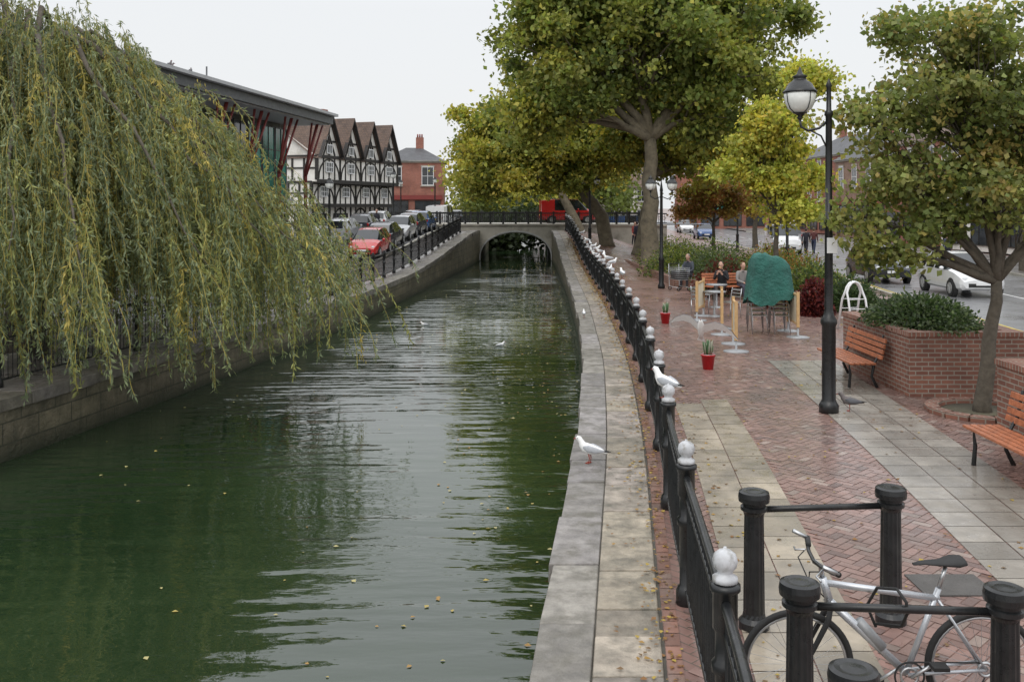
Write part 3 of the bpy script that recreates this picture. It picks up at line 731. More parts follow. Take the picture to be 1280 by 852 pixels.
# ------------------------------------------------------------------ planters, benches
CB=MBrick('coping_brick',(.28,.13,.09),(.21,.09,.065),(.3,.27,.23),.075,.4,.01)
def planter(x0,x1,y0,y1,hh=1.02):
    ob=OB('brick_planter',((x0+x1)/2,(y0+y1)/2,0)); W=ob.part('brick_walls'); w=(x1-x0)/2;d=(y1-y0)/2;t=.22
    W.box((0,-d+t/2,hh/2),(2*w,t,hh),BRICKW);W.box((0,d-t/2,hh/2),(2*w,t,hh),BRICKW);W.box((-w+t/2,0,hh/2),(t,2*d-2*t,hh),BRICKW);W.box((w-t/2,0,hh/2),(t,2*d-2*t,hh),BRICKW)
    c=ob.part('coping')
    for (cx,cy,sx,sy) in ((0,-d+t/2,2*w+.05,t+.05),(0,d-t/2,2*w+.05,t+.05),(-w+t/2,0,t+.05,2*d-2*t-.06),(w-t/2,0,t+.05,2*d-2*t-.06)): c.box((cx,cy,hh+.04),(sx,sy,.075),CB)
    ob.part('soil').box((0,0,hh-.12),(2*w-2*t,2*d-2*t,.1),GRASS)
    return ob.done()
planter(6.66,8.6,16.1,19.3); planter(6.72,8.6,9.6,13.3)
shrub('planter_shrub',(7.7,11.4,1.0),(.75,1.4,.35),4000,.085,[DG,DG2,LG])
def bench(loc,rz,L=1.85):
    ob=OB('park_bench',loc,rz); S=ob.part('seat');B=ob.part('backrest');F=ob.part('iron_frame')
    for i in range(5): S.box((0,-.05+i*-.095+.18,.45),(L,.075,.035),WOOD)
    for i in range(4):
        z=.56+i*.095; B.box((0,.27+.022*i,z),(L,.035,.075),WOOD,rot=Matrix.Rotation(R(-12),3,'X'))
    for x in (-L/2+.2,L/2-.2):
        F.tube([(x,-.24,0),(x,-.22,.25),(x,-.24,.42),(x,.2,.42),(x,.30,.6),(x,.37,.93)],[.03,.026,.026,.026,.024,.018],BLACK,8)
        F.tube([(x,.2,.42),(x,.16,.2),(x,.26,0)],[.03,.026,.03],BLACK,8)
    return ob.done(bevel=.006)
bench((6.2,17.7,0),R(-90)); bench((5.95,11.15,0),R(-90))
mb=MB()
for i in range(14):
    a=2*math.pi*(i+.5)/14; mb.box((.72*math.cos(a),.72*math.sin(a),.045),(.2,.33,.09),BRICKW,rz=a)
mb.lathe([(.6,.0),(.6,.03)],(0,0,0),GRASS,20); o=link(bpy.data.objects.new('tree_pit',mb.mesh('tree_pit'))); o.location=(7.3,14.9,0)

# ------------------------------------------------------------------ lamps
def lantern(mb,c,s=1.0):
    x,y,z=c
    mb.lathe([(.02*s,-.30*s),(.05*s,-.27*s),(.03*s,-.24*s),(.09*s,-.2*s),(.12*s,-.19*s)],c,BLACK,14)
    mb.lathe([(.10*s,-.19*s),(.18*s,-.13*s),(.225*s,-.03*s),(.245*s,.08*s),(.235*s,.12*s)],c,GLOBE,18)
    for k in range(4):
        a=k*math.pi/2+.4; P=[(x+r*s*math.cos(a),y+r*s*math.sin(a),z+q*s) for r,q in ((.11,-.19),(.19,-.13),(.235,-.03),(.252,.12))]; mb.tube(P,.007*s,BLACK,5)
    mb.lathe([(.262*s,.12*s),(.262*s,.14*s),(.23*s,.17*s),(.18*s,.26*s),(.11*s,.31*s),(.09*s,.35*s),(.12*s,.37*s),(.05*s,.41*s),(.02*s,.48*s),(.004*s,.53*s)],c,BLACK,18)
def lamp1(loc):
    ob=OB('street_lamp',loc); P=ob.part('column')
    P.lathe([(.15,0),(.15,.12),(.125,.16),(.105,.2),(.105,1.35),(.125,1.38),(.125,1.44),(.085,1.5),(.065,1.6),(.06,2.9),(.075,2.92),(.075,2.98),(.055,3.0),(.048,4.6),(.065,4.62),(.065,4.68),(.04,4.7),(.035,5.05),(.05,5.08),(.0,5.2)],(0,0,0),BLACK,16)
    P.tube([(0,0,4.55),(-.15,0,4.42),(-.32,0,4.38),(-.43,0,4.44),(-.45,0,4.55)],.02,BLACK,8); P.tube([(0,0,4.05),(-.12,0,4.3),(-.3,0,4.39)],.014,BLACK,6)
    P.tube([(0,0,4.9),(-.2,0,4.85),(-.42,0,4.6)],.01,BLACK,6)
    lantern(ob.part('lantern'),(-.45,0,4.85),1.0)
    ob.part('notice_plate').box((.03,-.07,2.6),(.16,.01,.24),WHITE)
    return ob.done()
lamp1((4.93,14.94,0))
def lamp2(loc,s=1.0,H=4.1,two=True,n=1):
    ob=OB('street_lamp',loc); P=ob.part('column')
    P.lathe([(.14,0),(.14,.12),(.1,.2),(.1,1.1),(.12,1.14),(.07,1.25),(.055,H-.3),(.07,H-.28),(.03,H),(.0,H+.25)],(0,0,0),BLACK,12)
    Ln=ob.part('lantern')
    for sg in ((-1,1) if two else (0,)):
        if sg: P.tube([(0,0,H-.5),(sg*.25,0,H-.6),(sg*.42,0,H-.5),(sg*.42,0,H-.35)],.02,BLACK,6)
        lantern(Ln,(sg*.42,0,H-.1 if sg else H+.25),.85)
    return ob.done()
lamp2((5.85,37.6,0)); lamp2((4.7,58,h(4.7,58)))
for (x,y) in ((-8.75,46),(-8.9,72),(-6.9,86),(-11,95)): lamp2((x,y,h(x,y)),H=3.9,two=False)
for (x,y) in ((12.9,45),(15.5,66),(21.9,30)): lamp2((x,y,0.1),H=5,two=True)

# ------------------------------------------------------------------ bike stands
def bollard(mb,x,y):
    n=28; vs=[];fs=[]
    prof=[(.115,0),(.115,.06),(.088,.09),(.082,.12),(.074,.86),(.082,.885),(.1,.9),(.1,.925),(.085,.935),(.085,.955),(.115,.965),(.118,1.0),(.112,1.035),(.09,1.045),(.06,1.04),(.0,1.045)]
    for i,(r,z) in enumerate(prof):
        for k in range(n):
            a=2*math.pi*k/n; rr=r*(1-.07*(k%2)) if 3<=i<=4 else r
            vs.append((x+rr*math.cos(a),y+rr*math.sin(a),z))
    for i in range(len(prof)-1):
        for k in range(n): k2=(k+1)%n; fs.append((i*n+k,i*n+k2,(i+1)*n+k2,(i+1)*n+k))
    mb.add(vs,fs,BLACK,False)
def stand(pts,name='cycle_stand',rail=True):
    c=pts[0]; ob=OB(name,(c[0],c[1],0)); P=ob.part('bollard_posts')
    for p in pts: bollard(P,p[0]-c[0],p[1]-c[1])
    if rail: ob.part('rail').tube([(0,0,.9),(pts[1][0]-c[0],pts[1][1]-c[1],.9)],.024,BLACK,10)
    return ob.done()
stand([(1.84,7.3),(2.92,7.4)]); stand([(1.66,5.54),(2.8,5.45)]); stand([(1.6,4.5),(2.75,4.35)])

def bicycle(loc,rz):
    ob=OB('bicycle',loc,rz); W=ob.part('wheels');F=ob.part('frame');D=ob.part('drivetrain');S=ob.part('saddle');H=ob.part('handlebar')
    fr=M('bike_silver_paint',(.50,.52,.55),.3,metal=.5,var=.06); r=.335
    for cx in (0,1.08):
        W.torus((cx,0,r),r-.02,.02,TYRE,n=44,m=8); W.torus((cx,0,r),r-.045,.01,STEEL,n=44,m=6)
        W.tube([(cx,-.045,r),(cx,.045,r)],.018,STEEL,8)
        for k in range(28):
            a=2*math.pi*k/28; b=a+(.5 if k%2 else -.5); W.tube([(cx+.02*math.cos(b),.02*(-1)**(k//2),r+.02*math.sin(b)),(cx+(r-.045)*math.cos(a),0,r+(r-.045)*math.sin(a))],.0014,STEEL,3,cap=False)
    hd0=(.19,0,.72);hd1=(.15,0,.86); bb=(.64,0,.29); st=(.83,0,.80)
    F.tube([(.165,0,.83),(.83,0,.74)],.02,fr,10); F.tube([hd0,bb],.025,fr,10); F.tube([bb,st],.018,fr,10); F.tube([hd0,hd1],.024,fr,10)
    for s in (-1,1):
        F.tube([(.82,s*.01,.74),(1.08,s*.055,r)],.009,fr,6); F.tube([(bb[0],s*.03,bb[2]),(1.08,s*.055,r)],.01,fr,6)
        F.tube([(.19,s*.03,.70),(.17,s*.05,.62),(.06,s*.052,.40),(0,s*.05,r)],[.016,.018,.014,.009],TYRE,8)
    F.tube([(.19,-.06,.70),(.19,.06,.70)],.016,STEEL,8)
    S.tube([st,(.87,0,.93)],.013,STEEL,8)
    S.tube([(.68,0,.945),(.74,0,.955),(.84,0,.955),(.92,0,.965),(.97,0,.97)],[.018,.03,.05,.085,.07],TYRE,12,sc=(1,.32))
    H.tube([hd1,(.14,0,.93),(.10,0,.96)],.015,STEEL,8); H.tube([(.14,-.29,.99),(.11,-.14,.97),(.10,0,.96),(.11,.14,.97),(.14,.29,.99)],.012,BLACK,8)
    for s in (-1,1):
        H.tube([(.125,s*.2,.985),(.15,s*.31,.995)],.017,TYRE,8); H.tube([(.10,s*.17,.97),(.05,s*.22,.95),(.06,s*.28,.945)],.006,STEEL,6); H.tube([(.15,s*.3,.995),(.06,s*.31,1.04)],.013,STEEL,8)
        H.tube([(.09,s*.17,.96),(.04,s*.12,.94),(.07,0,.84),(.2,0,.7)],.004,TYRE,5,cap=False)
    D.torus((bb[0],-.05,bb[2]),.085,.006,TYRE,n=24,m=5); D.torus((bb[0],-.05,bb[2]),.05,.008,STEEL,n=18,m=5)
    for s,a in ((-1,.6),(1,.6+math.pi)):
        e=(bb[0]+.17*math.cos(a),s*.08,bb[2]+.17*math.sin(a)); D.tube([(bb[0],s*.07,bb[2]),e],.01,STEEL,6); D.box((e[0],s*.13,e[2]),(.09,.08,.022),TYRE)
    D.tube([(bb[0],-.05,bb[2]+.085),(1.08,-.05,r+.04)],.005,TYRE,5); D.tube([(bb[0],-.05,bb[2]-.085),(1.05,-.05,r-.1),(1.08,-.05,r-.04)],.005,TYRE,5); D.torus((1.08,-.05,r),.04,.01,STEEL,n=14,m=5)
    D.tube([(.45,-.04,.60),(.50,-.3,.70),(.47,-.46,.84),(.45,-.50,.92),(.43,-.42,.96),(.40,-.2,.88),(.42,.03,.68),(.45,-.04,.58)],.009,TYRE,6)
    F.tube([(.36,.0,.60),(.50,.0,.44)],.033,GALV,10)
    return ob.done()
b_=bicycle((1.78,6.0,0),R(-1)); b_.scale=(1.06,1.04,1.03)

# ------------------------------------------------------------------ birds
def gull(name,wc=GULLG,bc=GULLW):
    ob=OB(name); B=ob.part('body')
    B.tube([(-.23,0,.155),(-.16,0,.165),(-.08,0,.165),(.0,0,.17),(.07,0,.185),(.11,0,.22),(.13,0,.26),(.15,0,.285),(.175,0,.29),(.195,0,.285)],[.012,.028,.05,.066,.066,.048,.035,.036,.03,.014],bc,14,sc=(.85,1))
    B.tube([(.185,0,.285),(.21,0,.282),(.235,0,.272)],[.012,.009,.002],BEAK,8)
    for s in (-1,1):
        B.ell((.165,s*.029,.295),(.006,.004,.006),TYRE,6,4)
        B.tube([(.01,s*.025,.12),(.0,s*.025,.06),(.01,s*.025,.004)],[.01,.005,.005],BEAK,6); B.box((.025,s*.025,.004),(.05,.035,.006),BEAK)
        ob.part('wings').tube([(.075,s*.052,.195),(.0,s*.06,.19),(-.1,s*.042,.175),(-.2,s*.018,.168)],[.015,.045,.035,.01],wc,10,sc=(.3,1),up=(0,0,1))
        ob.part('wings').tube([(-.16,s*.022,.175),(-.22,s*.01,.17),(-.28,s*.0,.172)],[.014,.01,.003],TYRE,6,sc=(.5,1))
    return ob.done()
def place(o,loc,rz,s=1): o.location=loc;o.rotation_euler=(0,0,rz);o.scale=(s,)*3
LGULL=M('pale_grey_feather',(.45,.47,.50),.8,var=.1,vs=20)
g0=gull('seagull',LGULL); place(g0,(.97,11.9,.025),R(150),1.0)
clone(g0,(ER(10.8)+1.06,10.8,1.05),R(125),1.05)
for (y,a) in ((24.9,100),(29.8,30),(32.25,170),(34.7,80),(37.15,200),(39.6,10),(42.05,20),(44.5,100),(47,150),(51.85,30)):
    clone(g0,(ER(y)+1.06,y,h(3,y)+1.325),R(a),.92)
for (y,a) in ((31,70),(35.6,0),(38.3,60),(40.4,180),(44,90),(46,10)): clone(g0,(ER(y)+1.06,y,h(3,y)+1.05),R(a),.92)
for (x,y,z,a) in ((ER(27.5)+.12,27.5,.025,90),(-.35,29,-1.1,20),(-3.1,34,-1.1,190)): clone(g0,(x,y,z),R(a),.75)
pg=gull('pigeon',M('pigeon_grey',(.13,.135,.15),.7),M('pigeon_body',(.16,.14,.14),.7)); place(pg,(5.28,15,.012),R(160),.9)
for (y,d) in ((38,0),(39.4,.2),(41.5,0),(42.1,.3),(43.4,0)): clone(pg,(-18.3+(y-16.5)*.1437-.1-d,y,9.16),R(y*77),1.1)
def flying():
    ob=OB('seagull',(3.72,19,.9)); B=ob.part('body')
    B.tube([(-.22,0,-.02),(-.12,0,-.01),(0,0,0),(.1,0,.01),(.17,0,.02),(.21,0,.02)],[.03,.045,.065,.055,.036,.012],GULLW,12,sc=(1,.9)); B.tube([(.2,0,.02),(.25,0,.01)],[.01,.002],BEAK,6)
    B.add([(-.15,-.03,0),(-.15,.03,0),(-.3,.08,-.02),(-.3,-.08,-.02)],[(0,1,2,3)],GULLW)
    for s in (-1,1):
        Wg=ob.part('wings')
        pts=[(0,.04,.02),(.06,.22,.10),(.04,.36,.12),(-.06,.52,.11),(-.16,.62,.10)]; ch=[.2,.18,.15,.09,.01]
        for up in (0,1):
            vs=[];z=.012*up
            for p,c in zip(pts,ch): vs+=[(p[0]+c*.5,s*p[1],p[2]+z),(p[0]-c*.5,s*p[1],p[2]+z-.008)]
            Wg.add(vs,[(0,1,3,2),(2,3,5,4),(4,5,7,6)],LGULL if up else GULLW,True); Wg.add(vs,[(6,7,9,8)],TYRE if up else GULLW,True)
    return ob.done()
# gull coming in to land: nose up, breast to the river, banked
f1=flying(); f1.location=(3.62,18.4,.86); f1.rotation_euler=(R(-16),R(-48),R(-105)); f1.scale=(1.1,)*3

# ------------------------------------------------------------------ cafe things
def bucket(loc,s=1):
    ob=OB('red_bucket_plant',loc); ob.part('bucket').lathe([(.10,0),(.135,.27),(.145,.27),(.145,.3),(.125,.3),(.12,.26)],(0,0,0),RED,18)
    ob.part('bucket').torus((0,0,.3),.14,.006,STEEL,'Z',20,5)
    P=ob.part('plant'); gm=M('plant_green',(.08,.17,.07),.6); wm=M('plant_pale',(.4,.42,.32),.6)
    for k in range(34):
        a=random.uniform(0,6.3);r=random.uniform(.01,.09);hh=random.uniform(.14,.3)
        P.tube([(r*math.cos(a)*.7,r*math.sin(a)*.7,.26),(r*math.cos(a),r*math.sin(a),.3+hh*.6),(r*1.3*math.cos(a),r*1.3*math.sin(a),.3+hh)],[.014,.017,.004],gm if k%3 else wm,5)
    o=ob.done(); o.scale=(s,)*3
bucket((3.86,18.9,0)); bucket((4.2,26.3,0))
def screen(loc,rz):
    ob=OB('cafe_barrier',loc,rz)
    for x in (0,1.2):
        ob.part('base').lathe([(.28,0),(.28,.02),(.06,.045),(.025,.06),(.025,.3)],(x,0,0),GALV,20)
        ob.part('posts').box((x,0,.68),(.07,.07,.86),PALEWOOD)
    ob.part('canvas').box((.6,0,.68),(1.12,.02,.66),CANVAS); ob.part('frame').box((.6,0,1.03),(1.13,.05,.05),PALEWOOD); ob.part('frame').box((.6,0,.33),(1.13,.05,.05),PALEWOOD)
    ob.done()
screen((4.95,21.2,0),R(80)); screen((5.25,24.0,0),R(78)); screen((5.2,27.0,0),R(70)); screen((7.0,23.5,0),R(85))
def chairs_tarp(loc):
    ob=OB('covered_chair_stack',loc); C=ob.part('stacked_chairs');T=ob.part('tarpaulin')
    for cx in (-.28,.28):
        for k in range(4):
            z=.1*k; y=.05*k
            for sx in (-.2,.2):
                C.tube([(cx+sx,-.25+y,z),(cx+sx*.9,-.2+y,.45+z),(cx+sx*.9,.18+y,.45+z),(cx+sx,.25+y,z)],.012,STEEL,6)
                C.tube([(cx+sx*.9,.18+y,.45+z),(cx+sx*.85,.25+y,.85+z)],.012,STEEL,6)
            C.box((cx,0+y,.46+z),(.4,.4,.02),STEEL)
    n=72
    prof=[(.02,1.95),(.25,1.97),(.40,1.93),(.47,1.82),(.49,1.6),(.51,1.4),(.53,1.2),(.55,1.0),(.58,.82)]
    vs=[];fs=[]
    for i,(r,z) in enumerate(prof):
        for k in range(n):
            a=2*math.pi*k/n; sq=1/(abs(math.cos(a))**4+abs(math.sin(a))**4)**.25
            w=1+.022*i*(math.sin(a*7+math.sin(a*3)*2+i*.15)*.6+abs(math.sin(a*5.5+1))*.5)*.6+random.uniform(-.012,.012)
            top=(.10*math.cos(a+2.6)-.05*abs(math.sin(a*3))) if i in(1,2,3) else 0
            vs.append((r*sq*w*math.cos(a)*.98,r*sq*w*math.sin(a)*.8,z-.09*math.sin(a*3+1)*max(0,i-4)/4-.03*math.sin(a*11)*max(0,i-6)/2+top))
    for i in range(len(prof)-1):
        for k in range(n): k2=(k+1)%n; fs.append((i*n+k,i*n+k2,(i+1)*n+k2,(i+1)*n+k))
    fs.append(tuple(range(n))); T.add(vs,fs,TARP,True)
    ob.done()
chairs_tarp((6.5,24.3,0))
def asign(loc,rz):
    ob=OB('white_arched_sign_frame',loc,rz)
    for s in (-1,1):
        pts=[(-.28,s*.28,0),(-.27,s*.12,.8)]+[(-.27*math.cos(t),s*.04,.8+.45*math.sin(t)) for t in [i*math.pi/8 for i in range(1,8)]]+[(.27,s*.12,.8),(.28,s*.28,0)]
        ob.part('frame').tube(pts,.028,WHITE,8)
        for z in (.3,.55,.8): ob.part('frame').tube([(-.27,s*(.28-.2*z),z),(.27,s*(.28-.2*z),z)],.012,WHITE,6)
    ob.done()
asign((8.9,25,0),R(20))
def cafe_set(loc):
    ob=OB('cafe_table',loc); T=ob.part('table'); T.lathe([(.24,0),(.24,.02),(.03,.05),(.03,.7),(.33,.71),(.34,.74),(.0,.745)],(0,0,0),GALV,18); ob.done()
cafe_set((6.5,30.5,0)); cafe_set((5.9,28,0))
def chair(loc,rz):
    ob=OB('cafe_chair',loc,rz); C=ob.part('frame')
    for sx in (-.2,.2):
        C.tube([(sx,-.2,0),(sx,-.18,.45),(sx,.18,.45),(sx,.22,0)],.013,STEEL,6); C.tube([(sx,.18,.45),(sx*.95,.26,.85)],.013,STEEL,6)
    C.box((0,0,.455),(.4,.4,.02),STEEL)
    for z in (.6,.7,.8): C.box((0,.2+z*.08-.03,z),(.38,.015,.05),STEEL)
    ob.done()
chair((6.1,30.2,0),R(60)); chair((6.3,27.7,0),R(-60)); chair((5.6,28.6,0),R(150)); chair((7.1,38.4,0),R(20))
bench((7.6,33.3,0),R(10),1.9)
def trolley(loc):
    ob=OB('shopping_trolley',loc,R(20)); F=ob.part('frame')
    for s in (-1,1):
        F.tube([(s*.22,-.4,.12),(s*.22,.35,.14),(s*.22,.4,1.0)],.015,STEEL,6)
        for x in (-.36,.3): F.torus((s*.22,x,.07),.06,.018,TYRE,'Y',12,6)
    F.tube([(-.22,.4,1.0),(.22,.4,1.0)],.018,TYRE,6)
    for i in range(7):
        z=.42+i*.075; F.tube([(-.22,-.4,z),(.22,-.4,z),(.24,.35,z),(-.24,.35,z),(-.22,-.4,z)],.006,STEEL,4)
    for i in range(9):
        y=-.4+i*.095
        for s in (-1,1): F.tube([(s*.22,y,.42),(s*.23,y,.88)],.005,STEEL,4)
    F.box((0,0,.42),(.42,.7,.01),STEEL); F.box((0,0,.6),(.36,.6,.3),TYRE)
    ob.done()
trolley((6.4,36.8,0))

# ------------------------------------------------------------------ people
def person(name,loc,rz,pose,topc,legc,hairc,scale=1.0,eat=False,bag=False):
    mt=M(name+'_top',topc,.8,var=.12,bump=.3,bs=40); ml=M(name+'_trousers',legc,.85,var=.12); mh=M(name+'_hair',hairc,.6,var=.3,vs=30); ms=TYRE
    J={};s=0
    if pose=='sit': s=-.43
    J['pel']=(0,0,.95+s);J['sp']=(0,-.01,1.14+s);J['ch']=(0,-.02 if pose!='sit' else -.06,1.33+s);J['nk']=(0,-.02 if pose!='sit' else -.09,1.46+s);J['hb']=(0,-.035 if pose!='sit' else -.12,1.57+s)
    dy=J['ch'][1]
    for k,sg in (('L',-1),('R',1)):
        J['sh'+k]=(sg*.17,dy,1.40+s); 
        if pose=='sit':
            J['el'+k]=(sg*.24,dy-.08,1.14+s); J['wr'+k]=(sg*.09,dy-.28,(1.33 if eat else 1.06)+s); J['hd'+k]=(sg*.05,dy-.32,(1.40 if eat else 1.04)+s)
            J['hp'+k]=(sg*.1,-.04,.92+s);J['kn'+k]=(sg*.13,-.44,.53);J['an'+k]=(sg*.13,-.43,.1);J['to'+k]=(sg*.14,-.58,.045)
        else:
            w=(sg*.16 if pose=='walk' else 0)
            J['el'+k]=(sg*.22,.03+w*.6,1.13);J['wr'+k]=(sg*.225,-.04+w*1.2,.9);J['hd'+k]=(sg*.22,-.06+w*1.4,.82)
            J['hp'+k]=(sg*.09,0,.9);J['kn'+k]=(sg*.1,-.03-w*1.0,.5);J['an'+k]=(sg*.1,.03-w*1.7,.09 if sg>0 or pose!='walk' else .13);J['to'+k]=(sg*.115,-.12-w*1.8,.045)
    E=[('pel','sp'),('sp','ch'),('ch','nk'),('nk','hb')]
    for k in 'LR': E+=[('ch','sh'+k),('sh'+k,'el'+k),('el'+k,'wr'+k),('wr'+k,'hd'+k),('pel','hp'+k),('hp'+k,'kn'+k),('kn'+k,'an'+k),('an'+k,'to'+k)]
    RD={'pel':(.16,.12),'sp':(.15,.11),'ch':(.17,.12),'nk':(.06,.06),'hb':(.05,.05),'sh':(.075,.075),'el':(.052,.052),'wr':(.034,.034),'hd':(.036,.022),'hp':(.1,.1),'kn':(.066,.066),'an':(.045,.045),'to':(.04,.03)}
    keys=list(J); me=bpy.data.meshes.new('b'); me.from_pydata([J[k] for k in keys],[(keys.index(a),keys.index(b)) for a,b in E],[])
    o=link(bpy.data.objects.new('tmp',me)); md=o.modifiers.new('s','SKIN'); md.use_smooth_shade=True
    for i,k in enumerate(keys):
        r=RD[k] if k in RD else RD[k[:-1]]; me.skin_vertices[0].data[i].radius=r; me.skin_vertices[0].data[i].use_root=(i==0)
    sb=o.modifiers.new('u','SUBSURF'); sb.levels=1; sb.render_levels=1
    dg=bpy.context.evaluated_depsgraph_get(); dg.update(); nm=bpy.data.meshes.new_from_object(o.evaluated_get(dg)); bpy.data.objects.remove(o)
    nm.materials.clear()
    for m in (mt,ml,ms,SKIN): nm.materials.append(m)
    def bm(a,b):
        if a.startswith('wr'): return 3
        if a=='nk': return 3
        if a.startswith('hp') or a.startswith('kn') or b.startswith('hp'): return 1
        if a.startswith('an'): return 2
        return 0
    segs=[(Vector(J[a]),Vector(J[b]),bm(a,b)) for a,b in E]
    for p in nm.polygons:
        best=9;bi=0
        for a,b,m in segs:
            ab=b-a; t=max(0,min(1,(p.center-a).dot(ab)/ab.length_squared)); d=(p.center-(a+ab*t)).length
            if d<best: best=d;bi=m
        p.material_index=bi; p.use_smooth=True
    ob=link(bpy.data.objects.new(name,None)); b=link(bpy.data.objects.new('body',nm)); b.parent=ob
    H=MB(); c=Vector(J['hb'])+Vector((0,-.02,.085))
    H.tube([c+Vector((0,.0,-.13)),c+Vector((0,-.015,-.115)),c+Vector((0,-.01,-.08)),c+Vector((0,-.003,-.03)),c,c+Vector((0,.005,.05)),c+Vector((0,.008,.09)),c+Vector((0,.01,.115))],[.02,.045,.06,.073,.078,.074,.055,.02],SKIN,16,sc=(1.0,1.22),up=(0,1,0))
    H.tube([c+Vector((0,-.085,.01)),c+Vector((0,-.112,-.028)),c+Vector((0,-.09,-.04))],[.008,.014,.01],SKIN,8)
    H.ell(c+Vector((0,-.083,-.066)),(.024,.008,.006),M('lips',(.4,.13,.11),.5),8,5)
    for sg in (-1,1):
        H.ell(c+Vector((sg*.03,-.085,.004)),(.013,.008,.007),WHITE,8,5); H.ell(c+Vector((sg*.03,-.0915,.004)),(.006,.004,.006),TYRE,6,4)
        H.ell(c+Vector((sg*.081,.01,-.01)),(.01,.02,.032),SKIN,8,6)
        k='L' if sg<0 else 'R'; hd=Vector(J['hd'+k]); d=(hd-Vector(J['wr'+k])).normalized(); sd=d.cross(Vector((0,0,1)) if abs(d.z)<.7 else Vector((0,1,0))).normalized()
        for fi in range(4):
            b0=hd+sd*(fi-1.5)*.017; ln=(.065,.078,.074,.058)[fi]; bend=d.cross(sd)*.02*(1 if pose!='sit' else -1)
            H.tube([b0-d*.01,b0+d*ln*.45,b0+d*ln*.8+bend,b0+d*ln*.9+bend*1.8],[.009,.0085,.008,.005],SKIN,6)
        b0=hd-d*.035-sd*sg*.02; H.tube([b0,b0-sd*sg*.025+d*.02,b0-sd*sg*.03+d*.05],[.011,.01,.006],SKIN,6)
    H.ell(c+Vector((0,.024,.032)),(.087,.1,.094),mh,16,10); H.ell(c+Vector((0,.055,-.03)),(.072,.055,.075),mh,12,8)
    if eat: H.ell(c+Vector((0,-.17,-.09)),(.05,.03,.03),PALEWOOD,10,6)
    nk=Vector(J['nk']); H.lathe([(.075,-.03),(.07,.03),(.062,.035)],nk,mt,14)
    if bag: H.box((.3,.02,.75),(.1,.25,.3),TYRE)
    hh=link(bpy.data.objects.new('head_hands',H.mesh('head_hands'))); hh.parent=ob
    ob.location=loc; ob.rotation_euler=(0,0,rz); ob.scale=(scale,)*3
person('seated_man',(7.25,33.15,-.02),R(-25),'sit',(.015,.016,.02),(.03,.03,.035),(.03,.02,.015),1.0,eat=True)
person('seated_woman',(7.95,33.3,-.02),R(15),'sit',(.25,.24,.23),(.05,.05,.07),(.16,.1,.05),.97)
person('seated_person',(7.1,38.4,-.02),R(-40),'sit',(.06,.07,.09),(.03,.03,.04),(.2,.18,.16),1.0)
for (x,y,r,t,l,hc) in ((19.6,64,150,(.02,.02,.03),(.02,.02,.03),(.05,.03,.02)),(20.3,64.6,150,(.1,.03,.03),(.03,.04,.08),(.1,.07,.03)),(9.2,72,10,(.25,.05,.04),(.03,.03,.05),(.05,.03,.02)),(8.6,66,190,(.03,.03,.05),(.04,.04,.05),(.03,.02,.02)),(23.6,52,160,(.04,.05,.09),(.03,.03,.04),(.1,.08,.05)),(25,60,10,(.3,.3,.3),(.03,.03,.04),(.1,.08,.05)),(-9.6,68,20,(.03,.03,.04),(.03,.03,.05),(.05,.04,.03))):
    person('pedestrian',(x,y,h(x,y)+(.12 if x>KR(y)+8.4 else 0)),R(r),'walk',t,l,hc,bag=random.random()<.5)

